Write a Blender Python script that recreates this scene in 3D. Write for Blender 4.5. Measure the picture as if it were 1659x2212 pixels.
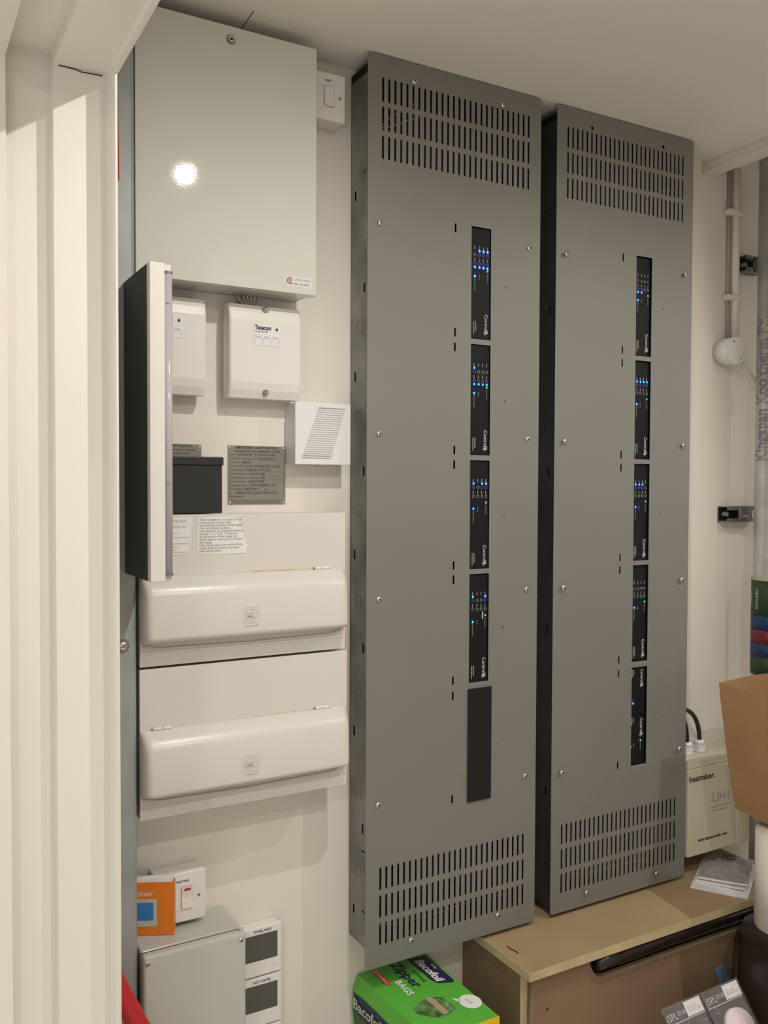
import bpy, bmesh, math, random
from mathutils import Vector, Matrix, noise

for o in list(bpy.data.objects):
    bpy.data.objects.remove(o, do_unlink=True)
S = bpy.context.scene
COL = S.collection
PI = math.pi
CEIL = 2.326

# ------------------------------------------------------------------ camera
YAW, PITCH, ROLL = math.radians(29.5), math.radians(1.63), math.radians(0.214)
F_PX, W_PX, H_PX = 1922.0, 1659, 2212
fwd = Vector((math.sin(YAW)*math.cos(PITCH), math.cos(YAW)*math.cos(PITCH), -math.sin(PITCH)))
r0 = Vector((math.cos(YAW), -math.sin(YAW), 0)); u0 = r0.cross(fwd)
rt = r0*math.cos(ROLL) + u0*math.sin(ROLL); up = u0*math.cos(ROLL) - r0*math.sin(ROLL)
cam = bpy.data.cameras.new('camera'); cam_o = bpy.data.objects.new('camera', cam); COL.objects.link(cam_o)
cam.sensor_fit = 'VERTICAL'; cam.sensor_height = 24.0; cam.lens = 24.0*F_PX/H_PX
cam.clip_start = 0.02
m = Matrix((rt, up, -fwd)).transposed().to_4x4(); m.translation = Vector((0, -1.495, 1.55))
cam_o.matrix_world = m
S.camera = cam_o

# ------------------------------------------------------------------ world, lights, exposure
wd = bpy.data.worlds.new('world'); S.world = wd; wd.use_nodes = True
wd.node_tree.nodes['Background'].inputs[0].default_value = (1.0, 0.965, 0.92, 1)
wd.node_tree.nodes['Background'].inputs[1].default_value = 0.8
S.view_settings.view_transform = 'Standard'; S.view_settings.look = 'None'
S.view_settings.exposure = 0.20; S.view_settings.gamma = 1.0
S.view_settings.use_curve_mapping = False

def area(name, loc, power, size, color, rot=(0, 0, 0), shape='DISK'):
    l = bpy.data.lights.new(name, 'AREA'); l.shape = shape; l.size = size; l.energy = power; l.color = color
    o = bpy.data.objects.new(name, l); COL.objects.link(o); o.location = loc; o.rotation_euler = rot
    return o
WARM = (1.0, 0.95, 0.88)
LAMPS = [(0.66, -0.84, 21), (1.72, -1.00, 140), (2.75, -0.95, 16), (0.66, -1.60, 25)]
for lx, ly, lw in LAMPS:
    l = bpy.data.lights.new('downlight_lamp', 'SPOT'); l.energy = lw; l.color = WARM
    l.spot_size = math.radians(179); l.spot_blend = 0.72; l.shadow_soft_size = 0.009
    o = bpy.data.objects.new('downlight_lamp', l); COL.objects.link(o); o.location = (lx, ly, 2.318)
area('hall_lamp', (-0.75, -1.9, 2.30), 7.0, 0.10, WARM)

# ------------------------------------------------------------------ materials
MATS = {}
def mat(name, col, rough=0.5, metal=0.0, var=0.04, scale=12.0, bump=0.0, bscale=150.0, coat=0.0, spec=0.5, emit=None, es=0.0, stretch=None):
    if name in MATS: return MATS[name]
    mt = bpy.data.materials.new(name); mt.use_nodes = True; nt = mt.node_tree; b = nt.nodes['Principled BSDF']
    b.inputs['Roughness'].default_value = rough; b.inputs['Metallic'].default_value = metal
    b.inputs['Specular IOR Level'].default_value = spec
    b.inputs['Coat Weight'].default_value = coat
    tc = nt.nodes.new('ShaderNodeTexCoord'); src = tc.outputs['Object']
    if stretch:
        mp = nt.nodes.new('ShaderNodeMapping'); mp.inputs['Scale'].default_value = stretch
        nt.links.new(src, mp.inputs['Vector']); src = mp.outputs['Vector']
    if var > 0:
        n = nt.nodes.new('ShaderNodeTexNoise'); n.inputs['Scale'].default_value = scale; n.inputs['Detail'].default_value = 6
        nt.links.new(src, n.inputs['Vector'])
        r = nt.nodes.new('ShaderNodeValToRGB')
        r.color_ramp.elements[0].position = 0.3; r.color_ramp.elements[1].position = 0.7
        r.color_ramp.elements[0].color = tuple(c*(1-var) for c in col)+(1,)
        r.color_ramp.elements[1].color = tuple(min(1, c*(1+var)) for c in col)+(1,)
        nt.links.new(n.outputs['Fac'], r.inputs['Fac']); nt.links.new(r.outputs['Color'], b.inputs['Base Color'])
    else:
        b.inputs['Base Color'].default_value = tuple(col)+(1,)
    if bump > 0:
        n2 = nt.nodes.new('ShaderNodeTexNoise'); n2.inputs['Scale'].default_value = bscale; n2.inputs['Detail'].default_value = 3
        nt.links.new(src, n2.inputs['Vector'])
        bp = nt.nodes.new('ShaderNodeBump'); bp.inputs['Strength'].default_value = bump; bp.inputs['Distance'].default_value = 0.002
        nt.links.new(n2.outputs['Fac'], bp.inputs['Height']); nt.links.new(bp.outputs['Normal'], b.inputs['Normal'])
    if emit:
        b.inputs['Emission Color'].default_value = tuple(emit)+(1,); b.inputs['Emission Strength'].default_value = es
    MATS[name] = mt
    return mt
m_wall = mat('painted_plaster', (0.80, 0.755, 0.69), 0.75, var=0.015, scale=3, bump=0.12, bscale=90)
m_ceil = mat('ceiling_paint', (0.86, 0.825, 0.75), 0.85, var=0.01, scale=2, bump=0.08, bscale=60)
m_jamb = mat('satin_white_woodwork', (0.80, 0.765, 0.695), 0.45, var=0.012, scale=4, bump=0.05, bscale=40)
m_floor = mat('pale_vinyl_floor', (0.66, 0.64, 0.60), 0.5, var=0.1, scale=6)
m_gloss = mat('white_powder_coat', (0.70, 0.705, 0.65), 0.04, var=0.01, scale=3, bump=0.02, bscale=420)
m_white = mat('white_plastic', (0.80, 0.775, 0.735), 0.35, var=0.01)
m_cu = mat('cream_steel_enamel', (0.70, 0.672, 0.63), 0.30, var=0.012, bump=0.05, bscale=300)
m_cool = mat('cool_white_plastic', (0.80, 0.80, 0.82), 0.38, var=0.01)
m_grey = mat('dark_grey_brushed_plate', (0.245, 0.244, 0.226), 0.55, metal=0.4, var=0.05, scale=2.2, bump=0.05, bscale=500)
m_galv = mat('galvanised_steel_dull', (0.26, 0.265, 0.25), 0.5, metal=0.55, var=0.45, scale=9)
m_trunk = mat('galvanised_trunking', (0.34, 0.36, 0.36), 0.5, metal=0.25, var=0.10, scale=14)
m_black = mat('matt_black_plastic', (0.013, 0.013, 0.014), 0.5, var=0.1)
m_dark = mat('dark_inside', (0.006, 0.006, 0.006), 0.8, var=0.0)
m_glossblack = mat('gloss_black_acrylic', (0.008, 0.008, 0.009), 0.08, var=0.0)
m_modface = mat('black_module_face', (0.008, 0.008, 0.009), 0.5, var=0.0, spec=0.22)
m_screw = mat('zinc_screw', (0.72, 0.72, 0.69), 0.25, metal=0.95, var=0.1, scale=200)
m_print = mat('black_print', (0.03, 0.03, 0.03), 0.6, var=0.0)
m_greyprint = mat('grey_print', (0.32, 0.31, 0.30), 0.6, var=0.0)
m_wprint = mat('white_print', (0.62, 0.62, 0.62), 0.5, var=0.0)
m_dimprint = mat('dim_white_print', (0.32, 0.32, 0.34), 0.5, var=0.0)
m_lblue = mat('blue_led', (0.0, 0.1, 0.5), 0.3, var=0, emit=(0.02, 0.33, 1.0), es=4.5)
m_halo = mat('blue_led_glow', (0.0, 0.0, 0.2), 0.3, var=0, emit=(0.005, 0.012, 0.75), es=0.9)  # deep blue emission standing in for the glow around a blue led
m_lgreen = mat('green_led', (0.0, 0.3, 0.1), 0.3, var=0, emit=(0.01, 0.85, 0.22), es=1.3)
m_btn_glow = mat('led_lit_button_ring', (0.10, 0.09, 0.45), 0.4, var=0, emit=(0.06, 0.05, 0.5), es=0.35)  # ring colour carries the violet glow of the lit led beside it
m_brass = mat('grey_engraved_plate', (0.27, 0.262, 0.225), 0.42, metal=0.2, var=0.05, scale=20)
m_paper = mat('white_paper', (0.80, 0.79, 0.77), 0.8, var=0.02, scale=30)
m_lens = mat('clear_acrylic_strip', (0.50, 0.48, 0.50), 0.12, var=0.05, scale=8, coat=0.6)
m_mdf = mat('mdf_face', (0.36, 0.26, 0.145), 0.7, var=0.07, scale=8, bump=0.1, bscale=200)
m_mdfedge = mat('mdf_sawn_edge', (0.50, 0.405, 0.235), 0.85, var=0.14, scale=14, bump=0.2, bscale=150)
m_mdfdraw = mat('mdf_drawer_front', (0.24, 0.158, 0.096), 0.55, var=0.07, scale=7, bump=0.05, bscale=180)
m_orange = mat('orange_card', (0.80, 0.21, 0.012), 0.45, var=0.05, scale=10)
m_lcd = mat('blue_lcd_print', (0.04, 0.22, 0.55), 0.4, var=0.03)
m_scr = mat('grey_lcd_screen', (0.075, 0.08, 0.07), 0.18, var=0.05)
m_green = mat('green_card', (0.105, 0.46, 0.05), 0.42, var=0.05, scale=14)
m_navy = mat('navy_print', (0.018, 0.02, 0.065), 0.45, var=0.03)
m_dkgreen = mat('dark_green_print', (0.012, 0.10, 0.02), 0.45, var=0.25, scale=30)
m_red = mat('red_plastic', (0.50, 0.018, 0.022), 0.4, var=0.05)
m_redprint = mat('red_print', (0.72, 0.07, 0.05), 0.45, var=0.12, scale=90)
m_yellow = mat('yellow_card', (0.80, 0.50, 0.005), 0.45, var=0.03)
m_kraft = mat('kraft_paper', (0.35, 0.20, 0.092), 0.75, var=0.08, scale=7, bump=0.15, bscale=40)
m_roll = mat('tissue_paper', (0.76, 0.72, 0.65), 0.9, var=0.02, bump=0.25, bscale=120)
m_sack = mat('black_polythene', (0.022, 0.016, 0.014), 0.28, var=0.3, scale=8, bump=0.9, bscale=22)
m_beige = mat('beige_plastic', (0.60, 0.56, 0.42), 0.4, var=0.02)
m_encl = mat('pale_grey_abs', (0.52, 0.525, 0.49), 0.22, var=0.012, bump=0.05, bscale=30)
m_cable = mat('dark_cable', (0.018, 0.016, 0.03), 0.4, var=0.05)
m_wcable = mat('white_cable', (0.66, 0.62, 0.56), 0.5, var=0.03)
m_foil = mat('foil_lagging', (0.55, 0.54, 0.53), 0.35, metal=0.35, var=0.15, scale=18, bump=0.3, bscale=30)
m_foilprint = mat('purple_grey_print', (0.27, 0.26, 0.31), 0.5, var=0.0)
m_clamp = mat('grey_zinc_clamp', (0.22, 0.225, 0.22), 0.4, metal=0.6, var=0.25, scale=40)
m_tapeg = mat('tape_green', (0.02, 0.055, 0.022), 0.45, var=0.05)
m_tapeb = mat('tape_blue', (0.01, 0.035, 0.12), 0.45, var=0.05)
m_taper = mat('tape_red', (0.17, 0.012, 0.03), 0.45, var=0.05)
m_glue = mat('yellowed_glue', (0.66, 0.58, 0.33), 0.5, var=0.15, scale=40)
m_tube = mat('black_film_roll', (0.014, 0.010, 0.008), 0.22, var=0.2, scale=60, bump=0.6, bscale=80)
m_tapeblue = mat('pale_blue_tape', (0.17, 0.26, 0.36), 0.6, var=0.1, scale=30)
m_card = mat('brown_corrugated_card', (0.35, 0.21, 0.12), 0.8, var=0.06)
m_pink = mat('pale_pink_print', (0.86, 0.72, 0.76), 0.5, var=0.01)
m_book = mat('grey_booklet_cover', (0.34, 0.32, 0.335), 0.4, var=0.25, scale=45)
m_lamp = mat('lamp_glass', (0.9, 0.9, 0.9), 0.3, var=0, emit=(1.0, 0.94, 0.87), es=14)
m_crack = mat('crack_shadow_gap', (0.05, 0.045, 0.035), 0.9, var=0)
m_photo = mat('bag_picture_print', (0.10, 0.20, 0.07), 0.45, var=0.9, scale=55)
m_tan = mat('sandwich_tan_print', (0.45, 0.33, 0.22), 0.5, var=0.1, scale=60)

# clear film: transparent glass-like
def film(name, alpha, col, rough=0.12, bump=1.0):
    mt = mat(name, col, rough, var=0, bump=bump, bscale=55)
    mt.node_tree.nodes['Principled BSDF'].inputs['Alpha'].default_value = alpha
    return mt
m_film = film('crinkled_clear_film', 0.13, (0.75, 0.75, 0.77), 0.1)

# ------------------------------------------------------------------ helpers
def link(name, me, material=None, parent=None, smooth=False):
    if not isinstance(material, (list, tuple)): material = [material] if material else []
    for x in material: me.materials.append(x)
    if smooth:
        for p in me.polygons: p.use_smooth = True
    o = bpy.data.objects.new(name, me); COL.objects.link(o)
    if parent is not None:
        o.parent = parent
        o.matrix_parent_inverse = parent.matrix_world.inverted() if parent.get('_w') else Matrix.Identity(4)
    return o
def fin(name, bm, material=None, parent=None, smooth=False, mw=None):
    """link a bmesh whose coordinates are world ones; the origin is moved to its own centre-bottom"""
    bmesh.ops.recalc_face_normals(bm, faces=bm.faces)
    me = bpy.data.meshes.new(name); 
    if mw is not None: bm.transform(mw)
    vs = [v.co for v in bm.verts]
    c = Vector(((min(v.x for v in vs)+max(v.x for v in vs))/2, (min(v.y for v in vs)+max(v.y for v in vs))/2, min(v.z for v in vs)))
    bm.transform(Matrix.Translation(-c)); bm.to_mesh(me); bm.free()
    o = link(name, me, material, None, smooth)
    put(o, c, parent)
    return o
def pos(o):
    p = Vector(o.location)
    while o.parent: o = o.parent; p += o.location
    return p
def put(o, c, parent):
    if parent is not None:
        o.parent = parent; o.location = Vector(c) - pos(parent)
    else: o.location = c
def thing(name, label, cat, loc, group=None):
    o = bpy.data.objects.new(name, None); COL.objects.link(o); o.empty_display_size = 0.02
    o.location = loc; return tag(o, label, cat, group)
def tag(o, label, cat, group=None):
    o['label'] = label; o['category'] = cat
    if group: o['group'] = group
    return o
def struct(o): o['kind'] = 'structure'; return o

def box(bm, x0, x1, y0, y1, z0, z1, bev=0.0, seg=2):
    r = bmesh.ops.create_cube(bm, size=1.0, matrix=Matrix.Translation(((x0+x1)/2, (y0+y1)/2, (z0+z1)/2)) @ Matrix.Diagonal((abs(x1-x0), abs(y1-y0), abs(z1-z0), 1)))
    if bev > 0:
        es = list({e for v in r['verts'] for e in v.link_edges})
        bmesh.ops.bevel(bm, geom=es, offset=bev, segments=seg, affect='EDGES', profile=0.5)
    return bm
def B(x0, x1, y0, y1, z0, z1, bev=0.0, seg=2): return box(bmesh.new(), x0, x1, y0, y1, z0, z1, bev, seg)
def axis_m(p, d):
    d = Vector(d).normalized(); q = d.to_track_quat('Z', 'Y'); return Matrix.Translation(p) @ q.to_matrix().to_4x4()
def cyl(bm, p, d, r, h, seg=20, r2=None, cap=True):
    """cylinder from p along d, length h"""
    d = Vector(d).normalized()
    bmesh.ops.create_cone(bm, cap_ends=cap, segments=seg, radius1=r, radius2=r if r2 is None else r2, depth=h, matrix=axis_m(Vector(p)+d*h/2, d))
    return bm
def tube(bm, pts, r, seg=8):
    pts = [Vector(p) for p in pts]; rings = []
    for i, p in enumerate(pts):
        t = (pts[min(i+1, len(pts)-1)] - pts[max(i-1, 0)]).normalized()
        a = t.cross(Vector((0.31, 0.57, 0.76))).normalized(); b = t.cross(a)
        rings.append([bm.verts.new(p + a*math.cos(2*PI*k/seg)*r + b*math.sin(2*PI*k/seg)*r) for k in range(seg)])
    for i in range(len(rings)-1):
        for k in range(seg):
            bm.faces.new((rings[i][k], rings[i][(k+1) % seg], rings[i+1][(k+1) % seg], rings[i+1][k]))
    bm.faces.new(rings[0]); bm.faces.new(rings[-1][::-1])
    return bm
def bez(p0, p1, p2, p3, n=14):
    P = [Vector(p) for p in (p0, p1, p2, p3)]
    return [P[0]*(1-t)**3 + P[1]*3*t*(1-t)**2 + P[2]*3*t*t*(1-t) + P[3]*t**3 for t in [i/n for i in range(n+1)]]
def frame(o, ux, uy):
    ux = Vector(ux).normalized(); uy = Vector(uy).normalized(); n = ux.cross(uy)
    m = Matrix((ux, uy, n)).transposed().to_4x4(); m.translation = Vector(o); return m
def curve_mesh(cu):
    o = bpy.data.objects.new('t', cu); COL.objects.link(o)
    dg = bpy.context.evaluated_depsgraph_get()
    me = bpy.data.meshes.new_from_object(o.evaluated_get(dg)); bpy.data.objects.remove(o); bpy.data.curves.remove(cu)
    return me
def text_bm(s, size, org, ux=(1, 0, 0), uy=(0, 0, 1), align='LEFT', ext=0.00015, width=None, shear=0.0, bold=0.0, bm=None, spacing=1.0):
    cu = bpy.data.curves.new('t', 'FONT'); cu.body = s; cu.size = size; cu.align_x = align; cu.extrude = ext; cu.shear = shear
    cu.offset = bold; cu.resolution_u = 2; cu.space_character = spacing
    me = curve_mesh(cu)
    if width and len(me.vertices):
        xs = [v.co.x for v in me.vertices]; w = max(xs)-min(xs); k = width/w
        c = {'LEFT': min(xs), 'RIGHT': max(xs), 'CENTER': (min(xs)+max(xs))/2}[align]
        for v in me.vertices: v.co.x = (v.co.x-c)*k
    me.transform(frame(org, ux, uy))
    if bm is None: bm = bmesh.new()
    bm.from_mesh(me); bpy.data.meshes.remove(me)
    return bm
def rrect(x0, x1, z0, z1, r, n=4):
    pts = []
    for cx, cz, a0 in ((x1-r, z1-r, 0), (x0+r, z1-r, 90), (x0+r, z0+r, 180), (x1-r, z0+r, 270)):
        for k in range(n+1):
            a = math.radians(a0+90*k/n); pts.append((cx+r*math.cos(a), cz+r*math.sin(a)))
    return pts
def circ(x, z, r, n=12): return [(x+r*math.cos(2*PI*k/n), z+r*math.sin(2*PI*k/n)) for k in range(n)]
def sheet_bm(outline, holes, t, mtx):
    """flat plate in local XY with holes, thickness t centred on local z=0"""
    cu = bpy.data.curves.new('t', 'CURVE'); cu.dimensions = '2D'; cu.fill_mode = 'BOTH'; cu.extrude = t/2
    for lp in [outline]+holes:
        sp = cu.splines.new('POLY'); sp.points.add(len(lp)-1); sp.use_cyclic_u = True
        for i, (a, b) in enumerate(lp): sp.points[i].co = (a, b, 0, 1)
    me = curve_mesh(cu); me.transform(mtx); bm = bmesh.new(); bm.from_mesh(me); bpy.data.meshes.remove(me); 
    bmesh.ops.remove_doubles(bm, verts=bm.verts, dist=1e-6)
    return bm
def face_m(y): return frame((0, y, 0), (1, 0, 0), (0, 0, 1))      # local XY -> world XZ at depth y, facing the room
def screw(parent, x, y, z, r=0.0048, proud=0.0025, name='screw'):
    bm = bmesh.new()
    bmesh.ops.create_uvsphere(bm, u_segments=14, v_segments=8, radius=r, matrix=Matrix.Translation((x, y-proud, z)) @ Matrix.Diagonal((1, 0.55, 1, 1)))
    if proud > 0.004: cyl(bm, (x, y, z), (0, -1, 0), r*0.5, proud, 10)
    o = fin(name, bm, m_screw, parent, True)
    b2 = bmesh.new(); a = random.Random(int(x*7919+z*104729)).uniform(0, 1.5)
    for k in (a, a+PI/2):
        mt = Matrix.Translation((x, y-proud-r*0.53, z)) @ Matrix.Rotation(k, 4, 'Y') @ Matrix.Diagonal((r*1.1, 0.0006, 0.0009, 1))
        bmesh.ops.create_cube(b2, size=1.0, matrix=mt)
    fin('slot', b2, m_dark, o)
    return o

# ------------------------------------------------------------------ the room
struct(fin('floor', B(-1.6, 3.3, -3.2, 0.1, -0.05, 0), m_floor))
struct(fin('wall_back', B(0.10, 3.3, 0, 0.1, 0, 2.45), m_wall))
struct(fin('ceiling', B(0.10, 3.3, -2.5, 0.0, CEIL, 2.42), m_ceil))
struct(fin('wall_right', B(3.2, 3.3, -2.5, 0, 0, CEIL), m_wall))
struct(fin('wall_front', B(0.10, 3.2, -2.6, -2.5, 0, 2.42), m_wall))
bm = B(0.10, 0.238, -0.36, 0, 0, CEIL); box(bm, 0.10, 0.238, -1.9, -0.36, 2.07, CEIL); box(bm, 0.10, 0.238, -2.5, -1.9, 0, CEIL)
struct(fin('wall_left', bm, m_wall))
# hallway the picture is taken from
struct(fin('wall_hall', B(-1.6, 0.10, -0.36, -0.26, 0, 2.42), m_wall))
struct(fin('ceiling_hall', B(-1.6, 0.10, -3.2, -0.26, 2.40, 2.45), m_ceil))

# door lining: stepped profile, run up the jamb and along the head
PROF = [(0.098, 0.375-0.004), (0.128, 0.395), (0.130, 0.3745), (0.178, 0.3745), (0.180, 0.390), (0.240, 0.390), (0.242, 0.414), (0.2445, 0.418), (0.2475, 0.4165), (0.2485, 0.412), (0.2485, 0.36), (0.098, 0.36)]
PROF[0] = (0.098, 0.395)
def lining_jamb():
    bm = bmesh.new(); lo = [bm.verts.new((x, -d, 0)) for x, d in PROF]; hi = [bm.verts.new((x, -d, 2.07)) for x, d in PROF]
    n = len(PROF)
    for i in range(n): bm.faces.new((lo[i], lo[(i+1) % n], hi[(i+1) % n], hi[i]))
    bm.faces.new(lo[::-1]); bm.faces.new(hi)
    return bm
def lining_head():
    bm = bmesh.new(); HD = [(x, 2.041-(min(d, 0.396)-0.390)) for x, d in PROF[:-2]]+[(0.2485, 2.085), (0.098, 2.085)]
    a = [bm.verts.new((x, -0.372, z)) for x, z in HD]; b = [bm.verts.new((x, -1.9, z)) for x, z in HD]; n = len(HD)
    for i in range(n): bm.faces.new((a[i], a[(i+1) % n], b[(i+1) % n], b[i]))
    bm.faces.new(a[::-1]); bm.faces.new(b)
    return bm
dj = struct(fin('door_1', lining_jamb(), m_jamb)); 
dh = fin('door_head', lining_head(), m_jamb, dj)
bm = tube(bmesh.new(), [(0.186, -0.3905, 2.0405), (0.205, -0.3905, 2.0400), (0.212, -0.3905, 2.0385), (0.236, -0.3905, 2.0395)], 0.0007, 5)
tube(bm, [(0.104, -0.3955, 2.0355), (0.117, -0.3955, 2.0355)], 0.0010, 5)
fin('paint_crack', bm, m_crack, dj)

# ceiling joint, surface trunking along the ceiling
bm = tube(bmesh.new(), [(0.541, -0.03, CEIL), (0.5405, -0.065, CEIL), (0.539, -0.105, CEIL)], 0.0008, 4)
struct(fin('trim_1', bm, m_crack))
t = thing('ceiling_trunking', 'white rectangular mini trunking running along the ceiling from the wall', 'trunking', (1.73, -0.5, 2.298))
fin('trunking_base', B(1.716, 1.752, -1.2, -0.0005, 2.304, CEIL-0.0003, 0.001), m_wall, t)
fin('trunking_lid', B(1.7145, 1.7535, -1.2, -0.0005, 2.2985, 2.308, 0.002), m_wall, t)
for lx, ly, lw in LAMPS:
    t = tag(fin('ceiling_downlight', cyl(bmesh.new(), (lx, ly, CEIL-0.0002), (0, 0, -1), 0.0425, 0.003, 32), m_white), {(0.66, -0.84): 'round white ceiling downlight above the glossy cabinet, nearest the wall', (1.72, -1.00): 'round white ceiling downlight in front of the right dimmer panel', (2.75, -0.95): 'round white ceiling downlight at the far right end of the room', (0.66, -1.60): 'round white ceiling downlight just inside the doorway'}[(lx, ly)], 'downlight', 'ceiling downlights')
    fin('lamp_lens', cyl(bmesh.new(), (lx, ly, CEIL-0.0035), (0, 0, -1), 0.012, 0.001, 32), m_lamp, t)

# ------------------------------------------------------------------ left: steel trunking, slim box, red items
t = thing('steel_trunking', 'tall dull galvanised steel cable trunking between the doorway and the white cabinets', 'trunking', (0.30, -0.05, 0))
bm = bmesh.new()
pr = [(0.262, -0.001), (0.262, -0.098), (0.264, -0.1), (0.3400, -0.1), (0.3433, -0.0985), (0.3460, -0.094), (0.3478, -0.088), (0.3478, -0.001)]
lo = [bm.verts.new((x, y, 0)) for x, y in pr]; hi = [bm.verts.new((x, y, CEIL-0.002)) for x, y in pr]
for i in range(len(pr)): bm.faces.new((lo[i], lo[(i+1) % len(pr)], hi[(i+1) % len(pr)], hi[i]))
bm.faces.new(lo); bm.faces.new(hi)
fin('trunking_body', bm, m_trunk, t, False)
w = fin('washer', cyl(bmesh.new(), (0.324, -0.1, 1.302), (0, -1, 0), 0.0105, 0.002, 24), m_clamp, t)
screw(t, 0.324, -0.102, 1.302, 0.0075, 0.001)

t = thing('slim_wall_box', 'tall slim black box with pale front edge and clear strip above the upper fuse box', 'box', (0.345, -0.18, 1.41))
fin('black_body', B(0.328, 0.3605, -0.236, -0.1005, 1.4145, 1.862, 0.001), m_black, t)
fin('front_frame', B(0.328, 0.3495, -0.252, -0.236, 1.4145, 1.862, 0.0012), m_cool if False else m_white, t)
fin('frame_return', B(0.3495, 0.3605, -0.244, -0.236, 1.4145, 1.862, 0.0006), m_white, t)
bm = cyl(bmesh.new(), (0.3552, -0.2455, 1.4235), (0, 0, 1), 0.0062, 0.4255, 20)
fin('clear_strip', bm, m_lens, t, True)
for z in (1.8485, 1.4225): fin('strip_end_cap', cyl(bmesh.new(), (0.3552, -0.2455, z), (0, 0, 1), 0.0068, 0.003, 20), m_clamp, t)
for z in (1.806, 1.552): fin('strip_mark', B(0.3515, 0.356, -0.2521, -0.2512, z, z+0.0012), m_clamp, t)
fin('rivet', cyl(bmesh.new(), (0.328, -0.215, 1.434), (-1, 0, 0), 0.003, 0.0006, 12), m_dark, t)

t = thing('lead_acid_battery', 'black sealed battery block standing on the upper fuse box', 'battery', (0.455, -0.045, 1.505))
fin('battery_case', B(0.394, 0.4935, -0.078, -0.012, 1.505, 1.584, 0.0015), m_black, t)
fin('battery_lid', B(0.392, 0.4955, -0.080, -0.010, 1.584, 1.598, 0.0015), m_black, t)
fin('terminal', B(0.400, 0.410, -0.075, -0.070, 1.598, 1.604), m_clamp, t)

tag(fin('red_strap', tube(bmesh.new(), bez((0.3105, -0.150, 2.145), (0.3105, -0.150, 2.10), (0.3115, -0.150, 2.06), (0.3115, -0.15, 2.015)), 0.0022, 8), m_red), 'thin red strap hanging down the steel trunking beside the door frame', 'strap')
bpy.data.objects['red_strap'].location.y += 0.047
bpy.data.objects['red_strap'].location.x += 0.0080
t = thing('red_broom_handle', 'thick red plastic handle leaning across the foot of the steel trunking', 'handle', (0.33, -0.16, 0.6))
bm = tube(bmesh.new(), [(0.272, -0.142, 0.860), (0.300, -0.150, 0.80), (0.345, -0.162, 0.703), (0.425, -0.182, 0.53), (0.67, -0.24, 0.002)], 0.0155, 16)
fin('handle_tube', bm, m_red, t, True)
fin('handle_cap', tube(bmesh.new(), [(0.2675, -0.141, 0.870), (0.272, -0.142, 0.860)], 0.0162, 16), m_red, t, True)

# ------------------------------------------------------------------ white cabinet
t = thing('white_wall_cabinet', 'large glossy white steel wall cabinet with a round lock', 'cabinet', (0.505, -0.04, 1.88))
bm = bmesh.new()
for a in ((0.356, 0.656, -0.003, -0.001, 1.884, 2.298), (0.356, 0.6575, -0.081, -0.001, 1.884, 1.8855), (0.356, 0.6575, -0.081, -0.001, 2.2965, 2.298), (0.356, 0.3575, -0.081, -0.001, 1.884, 2.298), (0.656, 0.6575, -0.081, -0.001, 1.884, 2.298)): box(bm, *a)
fin('cabinet_body', bm, m_gloss, t)
d = fin('cabinet_door', B(0.3505, 0.6615, -0.085, -0.081, 1.880, 2.302, 0.0012), m_gloss, t)
bm = bmesh.new()
for a in ((0.3505, 0.352), (0.660, 0.6615)): box(bm, a[0], a[1], -0.081, -0.066, 1.880, 2.302)
box(bm, 0.3505, 0.6615, -0.081, -0.066, 1.880, 1.8815); box(bm, 0.3505, 0.6615, -0.081, -0.066, 2.3005, 2.302)
fin('door_return', bm, m_gloss, t)
l = fin('lock', cyl(bmesh.new(), (0.507, -0.085, 2.280), (0, -1, 0), 0.0078, 0.0022, 28, 0.007), m_clamp, t, False)
fin('lock_core', cyl(bmesh.new(), (0.507, -0.0872, 2.280), (0, -1, 0), 0.0056, 0.0008, 24), m_screw, l)
fin('keyway', B(0.5045, 0.5095, -0.0886, -0.0879, 2.2785, 2.2815), m_dark, l)
stk = fin('sticker', B(0.605, 0.6515, -0.0853, -0.0850, 1.892, 1.908), m_cool, t)
bm = text_bm('CUSTOM CONTROLS', 0.006, (0.6185, -0.0854, 1.9015), width=0.0315); text_bm('0845 600 8055', 0.0052, (0.6185, -0.0854, 1.8945), width=0.029, bm=bm, bold=0.0001)
fin('lettering', bm, m_greyprint, stk)
bm = bmesh.new()
for r1, r2, a0, a1 in ((0.0062, 0.0045, 45, 325), (0.0032, 0.0016, 0, 360)):
    n = 24
    for k in range(n):
        q = [math.radians(a0+(a1-a0)*j/n) for j in (k, k+1)]
        bm.faces.new([bm.verts.new((0.612+r*math.cos(a), -0.0855, 1.9008+r*math.sin(a))) for r, a in ((r1, q[0]), (r1, q[1]), (r2, q[1]), (r2, q[0]))])
fin('round_logo', bm, mat('maroon_print', (0.32, 0.03, 0.10), 0.5, var=0), stk)

# cables between cabinet and panel
for i, (xa, xb, rr, mm) in enumerate(((0.545, 0.556, 0.0022, m_wcable), (0.549, 0.560, 0.0022, m_greyprint), (0.556, 0.563, 0.0022, m_wcable), (0.563, 0.567, 0.0022, m_wcable), (0.570, 0.571, 0.0022, m_wcable), (0.577, 0.575, 0.0022, m_wcable), (0.584, 0.580, 0.0022, m_wcable))):
    c = fin('alarm_cable', tube(bmesh.new(), bez((xa, -0.008-0.0006*i, 1.8838), (xa, -0.008, 1.875), (xb, -0.010, 1.872), (xb, -0.014-0.0006*i, 1.8625)), rr, 7), mm, None, True)
    tag(c, 'thin dark cable among the white ones below the glossy cabinet' if i == 1 else 'thin white alarm cable dropping from the glossy cabinet to the box below', 'cable', None if i == 1 else 'thin white alarm cables')

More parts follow.
